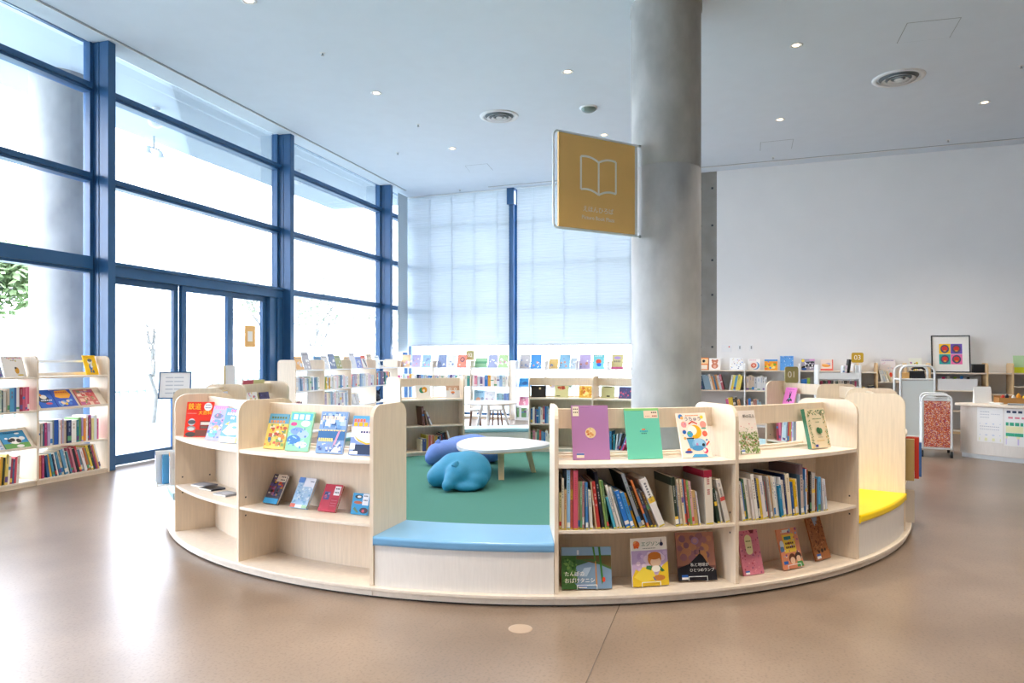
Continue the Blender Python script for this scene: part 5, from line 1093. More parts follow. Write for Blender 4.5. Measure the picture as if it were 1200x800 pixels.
# ------------------------------------------------------------------ counter and what stands on it
KX, KY = 7.62, 10.05
def kp(a, r, z=0): a = R(a); return Vector((KX+r*sin(a), KY-r*cos(a), z))
k = empty('service_counter', 'low curved white counter with a thick pale top at the right edge', 'counter', kp(-30, 1.3), 0)
off = Vector((KX, KY, 0))-Vector(kp(-30, 1.3))
def karc(name, r0, r1, a0, a1, z0, z1, m, bev=.004):
    mb = MB(); mb.arc(r0, r1, a0, a1, z0, z1, 0, 30); mb.v = [(x+off.x, y+off.y, z) for x, y, z in mb.v]; return mb.build(name, m, k, bevel=bev)
karc('plinth', 1.45, 1.57, -74, 20, 0, .06, M['white_metal'])
karc('front_panel', 1.5, 1.6, -74, 20, .0605, .695, M['wood_white'])
karc('counter_top', .85, 1.66, -75, 21, .6955, .73, M['wood_edge'], .008)
karc('back_panel', .9, .93, -74, 20, 0, .695, M['wood_white'])
# notices taped to the counter front
def poster(a0, a1, z0, z1, shapes, lab):
    am = (a0+a1)/2; w = 2*1.603*sin(R(a1-a0)/2); h = z1-z0
    mb = MB(); n = 8; rr = 1.6035
    o_ = kp(am, rr, z0)
    L_ = lambda u, v, e=0: ((rr+e)*sin(R(am+(u-.5)*(a1-a0)))+KX-o_.x, KY-(rr+e)*cos(R(am+(u-.5)*(a1-a0)))-o_.y, v*h)
    mb.sweep([[L_(i/n, 0), L_(i/n, 1), L_(i/n, 1, .0008), L_(i/n, 0, .0008)] for i in range(n+1)], col='#f4f4f2')
    kk = 0
    for (u0, v0, u1, v1, c) in shapes:
        kk += 1
        mb.sweep([[L_(u0+(u1-u0)*i/3, v0, .0009+.00005*kk), L_(u0+(u1-u0)*i/3, v1, .0009+.00005*kk)] for i in range(4)], col=c, closed=False, caps=False)
    return tag(mb.build('notice', M['print'], None, o_), lab, 'notice', 'notices on the counter front')
def grk(u0, u1, v, hh, n, c): return [(u0+(u1-u0)*i/n, v, u0+(u1-u0)*(i+.7)/n, v+hh, c) for i in range(n)]
A_ = lambda px: next(a/10 for a in range(-740, 200) if 600+FOC*kp(a/10, 1.604).x/kp(a/10, 1.604).y >= px)
poster(A_(1145), A_(1175.5), .235, .69, [(.1,.52,.9,.535,'#8fb0e0'),(.1,.2,.9,.215,'#8fb0e0'),(.08,.04,.92,.12,'#eeeec0')] + grk(.12,.5,.86,.02,6,'#b0b4c0')+grk(.12,.5,.78,.02,6,'#c0c4cc')+grk(.12,.5,.7,.02,6,'#c0c4cc')+grk(.55,.9,.8,.02,5,'#c8ccd4')+grk(.12,.88,.44,.02,10,'#c0c4cc')+grk(.12,.88,.36,.02,10,'#c8ccd4'), 'white notice sheet with blue rules on the counter front')
poster(A_(1176.5), A_(1176.5)+16, .21, .69, [(.04,.04,.96,.2,'#d2c8ea'),(.04,.54,.46,.63,'#3fae8a'),(.5,.54,.96,.63,'#3fae8a'),(.04,.26,.46,.35,'#3fae8a'),(.5,.26,.96,.35,'#3f6fd0'),(.04,.36,.46,.53,'#f1efc0'),(.5,.36,.96,.53,'#e4ecc8'),(.04,.2,.96,.26,'#f1efc0')]+grk(.06,.9,.88,.06,6,'#30405f')+grk(.1,.9,.73,.05,5,'#e08a9a'), 'colourful timetable sheet on the counter front')
# things on the counter
CT = .7315
def on_k(a, r): return kp(a, r, CT)
o = empty('card_stand', 'small white sign card standing on the left end of the counter', 'sign', on_k(-66, 1.45), R(-20))
mb = MB(); mb.sweep([[(-.1,0,.003),(-.1,.05,.22),(-.1,.053,.22),(-.1,.1,.003)],[(.1,0,.003),(.1,.05,.22),(.1,.053,.22),(.1,.1,.003)]]); mb.box(-.1,.1,0,.1,0,.003); mb.build('card', M['paper'], o)
mb = MB(); mb.box(-.07,.07,-.0,.002,0,.03); mb.v = [(x, .02+y+z*.2, .08+z) for x,y,z in mb.v]; mb.build('pattern', M['orange_paper'], o)
o = empty('desk_tray', 'tan card tray full of small coloured supplies on the counter', 'tray', on_k(-55, 1.2), R(-20))
mb = MB(); mb.box(-.2,.2,-.12,.12,0,.005); mb.box(-.2,.2,-.12,-.115,.005,.08); mb.box(-.2,.2,.115,.12,.005,.1); mb.box(-.2,-.195,-.115,.115,.005,.08); mb.box(.195,.2,-.115,.115,.005,.08); mb.build('tray_body', M['box'], o)
for i, (x, y, h, c, lab) in enumerate(((-.14,-.05,.11,'#d8402f','red'),(-.08,.0,.12,'#2b2f3a','black'),(-.02,-.05,.11,'#f0f0ea','white'),(.05,.0,.13,'#f2a52f','orange'),(.1,-.06,.11,'#f0c22f','yellow'),(.15,.02,.14,'#e0d23c','lime'))):
    p = on_k(-55, 1.2)+Vector((x*cos(R(-20))-y*sin(R(-20)), x*sin(R(-20))+y*cos(R(-20)), .006))
    mb = MB(); mb.lathe([(0,0),(.024,0),(.024,h*.8),(.012,h*.9),(.012,h),(0,h)], 12, col=c)
    tag(mb.build('glue_bottle', M['print'], None, p), lab+' small bottle standing in the tan tray on the counter', 'bottle', 'small supplies in the tan tray')
for (a, r, w, d, h, m, lab, rz) in ((-47, 1.5, .34, .14, .018, 'grey', 'flat grey tray lying on the front of the counter', -35), (-58, 1.54, .14, .11, .022, 'paper', 'white paper pad lying on the front of the counter beside the tray', -50), (-36, 1.05, .18, .18, .05, 'gold', 'yellow flat tray on the counter behind the grey tray', -20)):
    mb = MB(); mb.prism(rounded(-w/2, w/2, -d/2, d/2, .015), lambda x, y: (x, y, 0), lambda x, y: (x, y, h)); o = mb.build('flat_tray' if m != 'paper' else 'paper_pad', M[m], None, on_k(a, r), (0,0,R(rz)), bevel=.003); tag(o, lab, 'tray' if m != 'paper' else 'paper')
for i in range(2):
    o = empty('letter_tray', ['lower black letter tray at the right edge of the counter', 'upper black letter tray at the right edge of the counter'][i], 'tray', on_k(-33, 1.36)+Vector((0,0,.092*i)), R(-20), 'black letter trays')
    mb = MB(); mb.box(-.15,.15,-.12,.12,0,.006); mb.box(-.15,-.144,-.12,.12,.006,.085); mb.box(.144,.15,-.12,.12,.006,.085); mb.box(-.144,.144,.114,.12,.006,.085); mb.box(-.144,.144,-.12,-.114,.006,.06); mb.build('tray_body', M['black'], o, bevel=.003)
    mb = MB(); mb.box(-.13,.13,-.1,.1,.0065,.03); mb.build('papers', M['paper'], o)
o = empty('brochure_stand', 'pale green brochure in a yellow holder at the right end of the wall shelf', 'brochure', B.p(B.along(1196.5, YR+.15), YR+.12, 1.0715), BA)
mb = MB(); mb.box(-.13,.13,0,.08,0,.1); mb.build('holder', mat('lime_plastic', '#d9e02f', .4), o, bevel=.004)
mb = MB(); mb.box(-.11,.11,.02,.03,.1,.3); mb.v = [(x, y+(z-.1)*.2, z) for x,y,z in mb.v]; mb.build('brochure', mat('pale_green_paper', '#bfe0b0', .6), o)

# ------------------------------------------------------------------ carts
def caster(mb, x, y, r=.045):
    mb.tube([(x-.014, y, r), (x+.014, y, r)], r, 14)
def book_truck():
    o = empty('book_truck', 'white tube-framed book truck with an orange speckled end panel beside the counter', 'cart', (5.70, 9.5, 0), R(-28))
    mb = MB(); w = .17
    for y in (0, .62):
        pts = [(-w, y, .12), (-w, y, .76)] + [(-w+.07-.07*cos(R(a)), y, .765+.07*sin(R(a))) for a in range(0, 91, 15)] + [(w-.07+.07*sin(R(a)), y, .765+.07*cos(R(a))) for a in range(0, 91, 15)] + [(w, y, .76), (w, y, .12)]
        mb.tube(pts, .013, 8)
    for x in (-w, w):
        for z in (.12, .42, .70): mb.tube([(x, 0, z), (x, .62, z)], .01, 8)
    for y in (0, .62):
        for z in (.12, .77): mb.tube([(-w, y, z), (w, y, z)], .01, 8)
    mb.build('frame', M['white_metal'], o)
    pm = bpy.data.materials.new('speckled_orange'); pm.use_nodes = True
    nt = pm.node_tree; b = nt.nodes['Principled BSDF']; b.inputs['Roughness'].default_value = .6
    tc = nt.nodes.new('ShaderNodeTexCoord'); v = nt.nodes.new('ShaderNodeTexVoronoi'); v.inputs['Scale'].default_value = 110
    rp = nt.nodes.new('ShaderNodeValToRGB'); rp.color_ramp.interpolation = 'CONSTANT'
    cs = ['#c9522f', '#e08a5a', '#e8b49a', '#b8403f', '#d97a4a', '#f0d2c0', '#a8507a', '#e2683a']
    for i, c in enumerate(cs):
        el = rp.color_ramp.elements[i] if i < 2 else rp.color_ramp.elements.new(i/len(cs))
        el.position = i/len(cs); el.color = lin(c)
    sp = nt.nodes.new('ShaderNodeSeparateColor'); nt.links.new(tc.outputs['Object'], v.inputs['Vector']); nt.links.new(v.outputs['Color'], sp.inputs[0]); nt.links.new(sp.outputs[0], rp.inputs['Fac']); nt.links.new(rp.outputs['Color'], b.inputs['Base Color'])
    mb = MB(); mb.box(-w+.02, w-.02, -.004, .008, .14, .755); mb.build('end_panel', pm, o)
    for z in (.13, .43):
        mb = MB(); mb.box(-w+.012, w-.012, .014, .606, z, z+.012); mb.build('shelf', M['white_metal'], o)
    mb = MB(); mb.box(-w-.002, -w+.006, .02, .6, .13, .70); mb.build('side_panel', M['cart_panel'], o)
    for x in (-w, w):
        for y in (.02, .6):
            mb = MB(); caster(mb, x, y); cs_ = mb.build('caster', M['rubber'], o)
            f = MB(); f.box(x-.02, x-.016, y-.02, y+.02, .045, .12); f.box(x+.016, x+.02, y-.02, y+.02, .045, .12); f.build('caster_fork', M['steel'], cs_)
book_truck()
def rack():
    o = empty('wheeled_rack', 'tall white wheeled rack with a rounded top rail behind the orange-panelled truck', 'rack', (6.27, 10.95, 0), R(-12))
    w = .24; mb = MB()
    for y in (0, .3):
        pts = [(-w, y, .1), (-w, y, 1.1)] + [(-w+.1-.1*cos(R(a)), y, 1.11+.1*sin(R(a))) for a in range(0, 91, 15)] + [(w-.1+.1*sin(R(a)), y, 1.11+.1*cos(R(a))) for a in range(0, 91, 15)] + [(w, y, 1.1), (w, y, .1)]
        mb.tube(pts, .017, 8)
        for z in (.12, 1.0): mb.tube([(-w, y, z), (w, y, z)], .012, 8)
    for x in (-w, w):
        for z in (.12, .5, 1.0): mb.tube([(x, 0, z), (x, .3, z)], .012, 8)
    mb.build('frame', M['white_metal'], o)
    mb = MB(); mb.box(-w+.02, w-.02, 0, .006, .13, .985); mb.build('front_panel', M['cart_panel'], o)
    mb = MB(); mb.box(-w+.015, w-.015, .01, .29, 1.002, 1.014); mb.build('shelf', M['white_metal'], o)
    for x in (-w, w):
        for y in (.02, .28):
            mb = MB(); caster(mb, x, y); mb.build('caster', M['rubber'], o)
    b = R(-12); P_ = lambda x, y, z: Vector((6.27+x*cos(b)-y*sin(b), 10.95+x*sin(b)+y*cos(b), z))
    mb = MB(); mb.sweep([[(x, 0, 0), (x, .18, 0), (x, .14, .1), (x, .04, .12)] for x in (-.1, .1)]); t = mb.build('telephone', M['rubber'], None, P_(.03, .06, 1.015), (0,0,b), bevel=.01); tag(t, 'black desk telephone on top of the tall white rack', 'telephone')
    mb = MB(); mb.tube([(-.09,.02,.14),(-.05,0,.165),(.05,0,.165),(.09,.02,.14)], .018, 8); mb.build('handset', M['black'], t)
    t = tag(MB().box(-.06, .06, 0, .1, 0, .09).build('paper_box', M['orange_paper'], None, P_(-.15, .08, 1.015), (0,0,b), bevel=.004), 'small tan box beside the telephone on the tall white rack', 'box')
rack()
def low_truck():
    o = empty('book_truck', 'low white book truck with a raised tray in front of the wall shelf', 'cart', (5.42, 11.8, 0), R(-14))
    w = .32; mb = MB()
    for x in (-w, w): mb.box(x-.016, x+.016, -.16, .16, .09, 1.215)
    mb.build('side_panel', M['white_metal'], o, bevel=.01)
    for z in (1.0, .86, .45, .12):
        mb = MB(); mb.box(-w+.0165, w-.0165, -.15, .15, z-.012, z); mb.build('shelf', M['white_metal'], o)
    mb = MB(); mb.box(-w+.0165, w-.0165, -.158, -.15, .985, 1.085); mb.build('tray_lip', M['white_metal'], o)
    for x in (-w, w):
        for y in (-.12, .12):
            mb = MB(); caster(mb, x, y); mb.build('caster', M['rubber'], o)
    b = R(-14); pose = lambda z: (lambda x, sb: (Vector((5.42+x*cos(b)-(-.13+sb)*sin(b), 11.8+x*sin(b)+(-.13+sb)*cos(b), z)), b))
    g = 'books on the low white book truck'
    pack(pose(.86), rnd_row(61, 14, ['#4f5a4a','#8a7f72','#4a4440','#a33a5a','#6a5f6f','#c9bfb0'], (.03, .05), (.09, .105)), -.28, .3, .15, 'under the tray of the low white book truck', g, False, False, mass=True)
    pack(pose(1.0), [('#dfe6ea',.03,.2,4),('#d9c9d8',.03,.21,6),('#1f2226',.04,.31,8)], .05, .3, .15, 'standing in the tray of the low white book truck', g, False, False, mass=False)
low_truck()

# ------------------------------------------------------------------ small furniture and signs
def far_table():
    t = empty('round_table', 'small round white table between the ring and the far windows', 'table', (-.36, 12.25, 0))
    mb = MB(); mb.lathe([(0,.54),(.44,.54),(.45,.55),(.45,.565),(.44,.575),(0,.575)], 48); mb.build('table_top', M['white'], t)
    for a in (20, 140, 260):
        c, s = cos(R(a)), sin(R(a)); mb = MB(); mb.tube([(.2*c,.2*s,.54),(.36*c,.36*s,0)], .028, 10, r1=.018); mb.build('leg', M['white_metal'], t)
    for i, (x, y, lab) in enumerate(((-.66, 12.75, 'white-topped stool with brown legs under the small white table, nearer the pale bench end'), (-.30, 12.85, 'white-topped stool with brown legs under the small white table, nearer the dark mullion'))):
        s_ = empty('stool', lab, 'stool', (x, y, 0), i*.4, 'stools at the small white table')
        mb = MB(); mb.lathe([(0,.38),(.15,.38),(.16,.39),(.16,.405),(.15,.415),(0,.415)], 28); mb.build('seat', M['white'], s_)
        for a in (45, 135, 225, 315):
            c, s = cos(R(a)), sin(R(a)); mb = MB(); mb.tube([(.1*c,.1*s,.38),(.15*c,.15*s,0)], .016, 8); mb.build('leg', mat('walnut', '#7a5a46', .5) if 'walnut' not in bpy.data.materials else bpy.data.materials['walnut'], s_)
far_table()
def notice_stand():
    o = empty('notice_stand', 'floor sign stand with a white sheet in a dark frame before the glass doors', 'sign', (-3.84, 8.05, 0), R(14))
    mb = MB(); mb.lathe([(0,0),(.15,0),(.15,.01),(.02,.018),(0,.018)], 28); mb.build('base', M['rubber'], o)
    mb = MB(); mb.tube([(0,.02,.015),(0,.02,.95)], .012, 10); mb.build('pole', M['steel'], o)
    tl = R(14); q = lambda x, y, z: (x, y*cos(tl)+z*sin(tl), .875+z*cos(tl)-y*sin(tl))
    mb = MB(); f = .012; w, h = .17, .315
    for a in ((-w, w, 0, .014, 0, f), (-w, w, 0, .014, h-f, h), (-w, -w+f, 0, .014, f, h-f), (w-f, w, 0, .014, f, h-f)): mb.box(*a)
    mb.v = [q(*v) for v in mb.v]; sf = mb.build('sign_frame', M['frame'], o)
    mb = MB(); mb.box(-w+f, w-f, .004, .009, f, h-f, col='#eef1f3')
    for i in range(5):
        for (x0, x1) in ((-.1, -.02), (-.01, .09)): mb.add([(x0, .0036, .06+i*.045), (x1, .0036, .06+i*.045), (x1, .0036, .072+i*.045), (x0, .0036, .072+i*.045)], [(0,1,2,3)], 0, '#c2cad4')
    mb.v = [q(*v) for v in mb.v]; mb.build('sheet', M['print'], sf)
notice_stand()
o = empty('display_post', 'narrow white display post with a tan edge standing near the last glass door', 'post', (-3.72, 9.35, 0), R(20))
mb = MB(); mb.prism(rounded(-.06, .06, .03, 1.24, .02, 4, (0,0,1,1)), lambda x, z: (x, -.015, z), lambda x, z: (x, .015, z)); mb.build('board', M['white'], o)
mb = MB(); mb.box(-.075, -.0605, -.018, .018, .03, 1.235); mb.build('edge_strip', M['gold'], o)
mb = MB(); mb.box(-.14, .14, -.12, .12, 0, .03); mb.build('foot', M['white_metal'], o, bevel=.006)
# gold-rimmed board on the inward display shelf by the doors
p, yaw = ring_in(277, 2.98, Z_DISP+.0155)
o = empty('framed_board', 'gold-rimmed small board on the inward display shelf by the glass doors', 'sign', p, yaw)
mb = MB(); mb.prism(rounded(-.13, .13, 0, .245, .025), lambda x, z: (x, .002, z), lambda x, z: (x, .014, z)); mb.build('rim', M['gold'], o)
mb = MB(); mb.prism(rounded(-.12, .12, .01, .235, .02), lambda x, z: (x, -.001, z), lambda x, z: (x, .0015, z)); mb.build('board_face', M['paper_grey'], o)
# tall books on the outer side of that unit, seen over the rail
for th, c, lab in ((259, '#c2566e', 'dark pink picture book seen over the rail by the last glass door'), (255.2, '#d6d8a0', 'pale yellow picture book seen over the rail by the last glass door')):
    p, yaw = ring_out(th, rb(12, .012, .284, 3.14)+.0, Z_DISP+.0155)
    face_book((p, yaw), .2, .315, .012, 12, c, [('sr', 10, .05, .12, [c, '#e6dfe2', '#a8b0c8'], 5, 0, 0, 1, .8)], lab, 'picture books on the outer display shelf by the doors', spine=c)
# plush toy on the white window shelf
x = W.along(447, YB)
o = empty('plush_toy', 'small black plush toy lying on the long white window bookshelf', 'toy', W.p(x, YB+.12, .462), WA+R(20))
mb = MB(); mb.ball((0,0,.08), (.15,.08,.08), 10); mb.ball((.13,0,.15), (.07,.065,.065), 10); mb.ball((-.1,-.04,.04), (.06,.04,.04), 8); mb.ball((.05,-.05,.04), (.06,.04,.04), 8); b = mb.build('body', mat('black_plush', '#1d2230', .9), o)
md = b.modifiers.new('r', 'REMESH'); md.mode = 'VOXEL'; md.voxel_size = .012; md.use_smooth_shade = True
for s in (-1, 1): mb = MB(); mb.tube([(.14,s*.035,.19),(.16,s*.055,.235),(.15,s*.06,.25)], .016, 8, r1=.006); mb.build('ear', bpy.data.materials['black_plush'], o)
# wall plates and notice on the white wall
for px, py, w, h, nm, lab in ((851.5, 408, .2, .14, 'wall_notice', 'small white notice with a red dot on the wall above the picture books'), (867, 407, .07, .12, 'wall_switch', 'wall switch plate next to the small notice'), (880.5, 407, .07, .12, 'wall_switch', 'wall switch plate further from the small notice')):
    x = B.along(px, -.052); pt = B.p(x, -.0515); z = EYE+(HOR-py)*pt.y/FOC
    o = tag(MB().box(-w/2, w/2, -.01, 0, 0, h).build(nm, M['white'], None, (pt.x, pt.y, z-h/2), (0,0,BA), bevel=.003), lab, 'notice' if 'notice' in nm else 'switch', None if 'notice' in nm else 'wall switches')
    mb = MB()
    if 'notice' in nm: mb.lathe([(0,0),(.014,0)], 14); mb.v = [(x_+.05, -.0105, z_+y_+.1) for x_, y_, z_ in mb.v]; mb.build('dot', M['ink_red'], o)
    else: mb.box(-.012, .012, -.016, -.01, .03, .09); mb.build('rocker', M['grey'], o)
# orange notice on the last door pane
pt = W.p(W.along(293, -.008), -.008); z = EYE+(HOR-394)*pt.y/FOC
o = tag(MB().box(-.13, .13, -.001, .0, -.17, .17).build('door_notice', M['orange_paper'], None, (pt.x, pt.y, z), (0,0,WA)), 'pale orange notice stuck on the last glass door pane', 'notice')
mb = MB(); mb.box(-.06, .06, -.0016, -.0012, -.08, .08); mb.build('print', M['paper'], o)

# flag sign on the column
def flag_sign():
    p0 = Vector((1.262, 7.32, 2.612)); p1 = Vector((.445, 6.84, 2.612)); d = p0-p1; ang = atan2(d.y, d.x); w = d.length; h = .91
    o = empty('hanging_sign', 'ochre flag sign with an open-book symbol fixed to the round column', 'sign', p1, ang)
    mb = MB(); mb.box(0, w, -.014, .014, 0, h); pn = mb.build('panel', M['sign'], o, bevel=.003)
    mb = MB(); mb.box(w+.0005, w+.035, -.012, .012, 0, h); mb.build('edge_panel', M['white_metal'], o)
    r = .05; q = [(w+.06, 0, h+.012), (-.055+r, 0, h+.012)] + [(-.055+r-r*sin(R(a)), 0, h+.012-r+r*cos(R(a))) for a in range(0, 91, 15)] + [(-.055+r-r*cos(R(a)), 0, -.012+r-r*sin(R(a))) for a in range(0, 91, 15)] + [(-.055+r, 0, -.012), (w+.06, 0, -.012)]
    mb = MB(); mb.tube(q, .012, 10); mb.build('tube_frame', M['white_metal'], o)
    for z in (-.012, h+.012):
        mb = MB(); mb.tube([(w+.055, 0, z), (w+.16, .0, z)], .016, 10); mb.build('bracket', M['steel'], o)
    # open book outline
    def U(u, v): return (u*w, v*h)
    mb = MB(); lw = .02
    def stroke(pts):
        n = len(pts); L_, R_ = [], []
        for i, (x, z) in enumerate(pts):
            a, b = pts[max(i-1, 0)], pts[min(i+1, n-1)]; dx, dz = b[0]-a[0], b[1]-a[1]; l = hypot(dx, dz); nx, nz = -dz/l*lw/2, dx/l*lw/2
            L_.append((x+nx, z+nz)); R_.append((x-nx, z-nz))
        rows = [[(l[0], -.0165, l[1]), (r_[0], -.0165, r_[1]), (r_[0], -.0145, r_[1]), (l[0], -.0145, l[1])] for l, r_ in zip(L_, R_)]
        mb.sweep(rows)
    u0, u1, um = .275, .735, .505; vt, vb = .765, .41; n = 10
    top = lambda a, b, s: [U(a+(b-a)*i/n, vt+.03*sin(pi*min(1, (i/n if s > 0 else 1-i/n)*.5+.5*0+.0)) ) for i in range(n+1)]
    def edge(a, b, base, amp, fl):   # gently arched page edge, dipping into the gutter
        out = []
        for i in range(n+1):
            k = i/n; kk = k if fl else 1-k
            out.append(U(a+(b-a)*k, base+amp*(sin(pi*(.25+.75*(1-kk)))*1.0-.7)))
        return out
    lt = edge(u0, um, vt, .07, False); rt = edge(um, u1, vt, .07, True)
    lt = [U(u0+(um-u0)*i/n, vt+.03*sin(pi*(i/n)*.62+.5)-.042*(i/n)**2) for i in range(n+1)]
    rt = [U(um+(u1-um)*i/n, vt+.03*sin(pi*(1-i/n)*.62+.5)-.042*(1-i/n)**2) for i in range(n+1)]
    lb = [(x, z-(vt-vb)*h) for x, z in lt]; rb_ = [(x, z-(vt-vb)*h) for x, z in rt]
    stroke(lt); stroke(rt); stroke(lb); stroke(rb_); stroke([lt[0], lb[0]]); stroke([rt[-1], rb_[-1]]); stroke([lt[-1], lb[-1]])
    mb.build('book_symbol', M['signwhite'], pn)
    text('lettering', 'えほんひろば', .064, M['signwhite'], pn, (.5*w, -.0155, .215*h), (pi/2, 0, 0))
    text('lettering', 'Picture Book Plaza', .054, M['signwhite'], pn, (.5*w, -.0155, .125*h), (pi/2, 0, 0))
flag_sign()

# ------------------------------------------------------------------ ceiling fittings
M['lamp'] = mat('lamp_glow', '#ffe0b8', .5, emit=4)
M['throat'] = mat('vent_throat', '#7d868c', .6)
M['dome'] = mat('dome_glass', '#6f8078', .3)
near = ['above the window wall', 'nearest the viewpoint']
DL = [((665, 84), 'recessed downlight between the two air diffusers'), ((933, 53), 'recessed downlight right of the column, nearest the viewpoint'), ((1154, 120), 'recessed downlight near the right edge beyond the larger diffuser'), ((914, 140), 'recessed downlight right of the column over the wall shelf'),
      ((441, 109), 'recessed downlight left of the smaller air diffuser'), ((292, 1), 'recessed downlight at the top edge near the window slot'), ((708, 158), 'recessed downlight directly above the ochre sign'), ((530, 174), 'recessed downlight over the far blinds')]
def downlight(p, lab, power, seen=True):
    if seen: o = empty('ceiling_downlight', lab, 'downlight', p, 0, 'recessed ceiling downlights')
    else:
        cl = bpy.data.objects['ceiling']; o = bpy.data.objects.new('downlight', None); COL.objects.link(o); o.parent = cl
        o.matrix_parent_inverse = (Matrix.Translation(cl.location) @ Matrix.Rotation(WA, 4, 'Z')).inverted(); o.location = p
    mb = MB(); mb.lathe([(.075, -.001), (.078, -.006), (.06, -.006), (.055, 0), (.055, -.001)], 28); tr_ = mb.build('trim_ring', M['white'], o)
    mb = MB(); mb.lathe([(0, -.0015), (.042, -.0015)], 24); mb.build('lens', M['lamp'], o)
    l = bpy.data.lights.new('downlight_beam', 'SPOT'); l.energy = power; l.color = (1, .86, .7); l.spot_size = R(112); l.spot_blend = .8; l.shadow_soft_size = .06
    lo = bpy.data.objects.new('downlight_beam', l); COL.objects.link(lo); lo.location = (0, 0, -.03); lo.parent = o
for (px, py), lab in DL: downlight(ceil_at(px, py), lab, 150)
for x, y in ((-2.6, 2.3), (.2, 1.9), (3.0, 2.3), (5.6, 2.8), (-.6, 4.4), (2.4, 4.6)):
    downlight(Vector((x, y, CEIL)), '', 200, False)      # unseen downlights added out of view as warm fill on the near side
for (px, py), r, lab in (((585, 136), .3, 'round ceiling air diffuser left of the ochre sign'), ((1053, 91), .32, 'round ceiling air diffuser at the right')):
    o = empty('ceiling_air_vent', lab, 'air vent', ceil_at(px, py), 0, 'round ceiling air diffusers')
    mb = MB(); mb.lathe([(r, -.001), (r-.004, -.014), (r-.05, -.02), (r-.062, -.014), (r-.065, -.001)], 48); mb.build('rim', M['white'], o)
    for q0, q1 in ((.64, .50), (.40, .27)):
        mb = MB(); mb.lathe([(r*q0, -.038), (r*q0+.004, -.042), (r*q1, -.014), (r*q1-.004, -.012), (r*q0, -.038)], 40); mb.build('vent_ring', M['white'], o)
    mb = MB(); mb.lathe([(0, -.034), (r*.15, -.034), (r*.17, -.028), (r*.1, -.01)], 32); mb.build('center_cap', M['white'], o)
    mb = MB(); mb.lathe([(0, -.002), (r-.08, -.002)], 40); mb.build('throat', M['throat'], o)
o = empty('ceiling_dome', 'dark green ceiling dome sensor above the ochre sign', 'sensor', ceil_at(690, 126))
mb = MB(); mb.lathe([(.135, -.001), (.135, -.015), (.115, -.02)], 32); mb.build('collar', M['white'], o)
mb = MB(); mb.lathe([(.114*cos(R(a)), -.018-.055*sin(R(a))) for a in range(0, 91, 10)], 32); mb.build('dome', M['dome'], o)
for px, py, lab in ((378, 62, 'sprinkler head near the window slot'), (466, 179, 'sprinkler head near the glass corner'), (539, 222, 'sprinkler head just before the first far blind'), (906, 184, 'sprinkler head by the white wall near the column'), (1111, 164, 'sprinkler head by the white wall at the right'), (490, 146, 'sprinkler head left of the smaller air diffuser'), (1197, 77, 'sprinkler head at the right edge of the ceiling')):
    o = empty('ceiling_sprinkler', lab+' of the ceiling' if 'ceiling' not in lab else lab, 'sprinkler', ceil_at(px, py), 0, 'ceiling sprinklers')
    mb = MB(); mb.lathe([(.035, -.001), (.03, -.006), (.012, -.008)], 20); mb.build('plate', M['white'], o)
    mb = MB(); mb.lathe([(.01, -.006), (.01, -.03), (.02, -.032), (.02, -.036), (0, -.036)], 16); mb.build('head', M['steel'], o)
def hatch(pts, lab):
    P_ = [ceil_at(*p) for p in pts]; c = sum(P_, Vector())/4
    o = empty('ceiling_hatch', lab, 'access panel', c, 0, 'ceiling access panels')
    mb = MB(); Q = [p-c for p in P_]
    mb.sweep([[q*.985+Vector((0,0,-.001)) for q in Q], [q*.985+Vector((0,0,-.003)) for q in Q]]); mb.build('cover', M['ceil'], o)
    mb = MB()
    for i in range(4):
        a, b = Q[i], Q[(i+1) % 4]; mb.sweep([[a+Vector((0,0,-.002)), b+Vector((0,0,-.002))], [a*.975+Vector((0,0,-.004)), b*.975+Vector((0,0,-.004))]], closed=False, caps=False)
    mb.build('rim', M['ceil_line'], o)
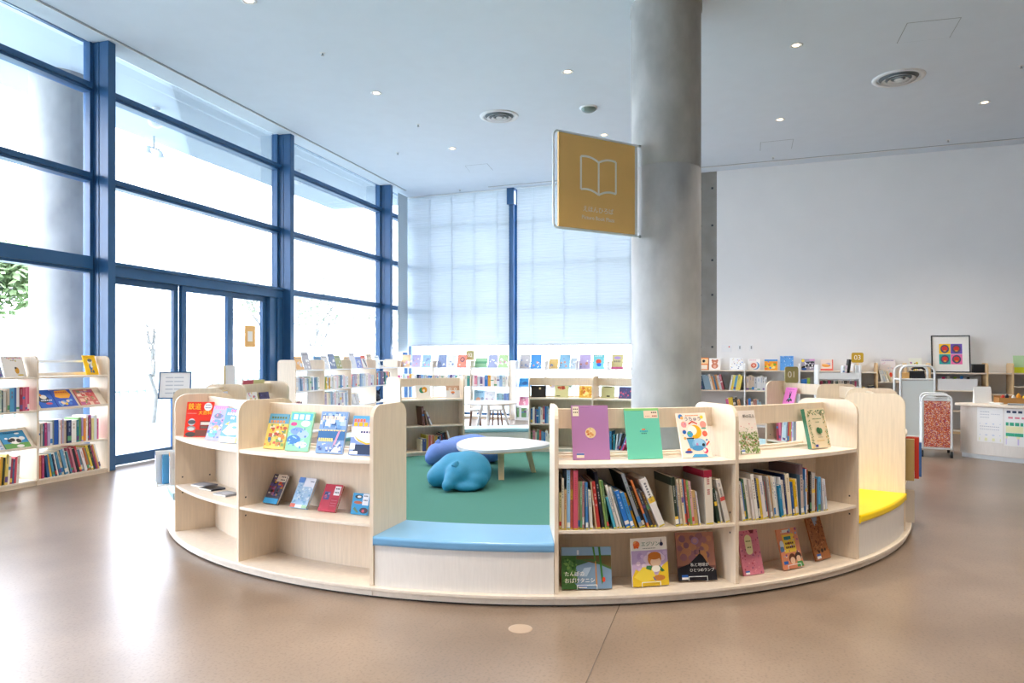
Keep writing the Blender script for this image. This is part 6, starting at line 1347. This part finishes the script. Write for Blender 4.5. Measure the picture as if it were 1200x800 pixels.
hatch([(1063, 26.7), (1127, 20), (1113, 44), (1050.7, 50.7)], 'square ceiling access panel above the larger air diffuser')
hatch([(891, 166.7), (930, 162.7), (927.7, 174), (890.7, 176.7)], 'small ceiling access panel near the white wall')
hatch([(545, 194), (571, 191.5), (578, 199.5), (551, 202)], 'small ceiling access panel near the far blinds')
o = empty('floor_outlet', 'round metal floor plate in front of the blue bench', 'floor plate', (.042, 3.52, 0))
mb = MB(); mb.lathe([(0, .0015), (.05, .0015), (.058, .001), (.06, .0)], 32); mb.build('cover', mat('floor_plate', '#a4917f', .4), o)

o = MASS.build('shelved_books', M['print']); o['kind'] = 'stuff'; o['label'] = 'rows of small pale books on the far white shelves and in the low truck'; o['category'] = 'books'

# ------------------------------------------------------------------ sky, camera
w = bpy.data.worlds.new('World'); SC.world = w; w.use_nodes = True
nt = w.node_tree; bg = nt.nodes['Background']
tc = nt.nodes.new('ShaderNodeTexCoord'); sp = nt.nodes.new('ShaderNodeSeparateXYZ'); rp = nt.nodes.new('ShaderNodeValToRGB')
rp.color_ramp.elements[0].position = 0; rp.color_ramp.elements[0].color = (.90, .94, 1, 1)
rp.color_ramp.elements[1].position = 1; rp.color_ramp.elements[1].color = (.74, .83, 1, 1)
nt.links.new(tc.outputs['Generated'], sp.inputs[0]); nt.links.new(sp.outputs['Z'], rp.inputs['Fac']); nt.links.new(rp.outputs['Color'], bg.inputs['Color'])
bg.inputs['Strength'].default_value = 6.2

cam = bpy.data.cameras.new('camera'); co = bpy.data.objects.new('camera', cam); COL.objects.link(co)
co.location = (0, 0, EYE); co.rotation_euler = (pi/2, 0, 0)
cam.sensor_width = 36; cam.lens = FOC/1200*36; cam.shift_y = 18/1200; cam.clip_end = 300
SC.camera = co
SC.view_settings.view_transform = 'Standard'; SC.view_settings.look = 'None'; SC.view_settings.gamma = 1; SC.view_settings.use_curve_mapping = False
SC.view_settings.exposure = 1.0
SC.cycles.use_denoising = True
SC.cycles.max_bounces = 10; SC.cycles.diffuse_bounces = 6; SC.cycles.transparent_max_bounces = 16
SC.cycles.sample_clamp_indirect = 8
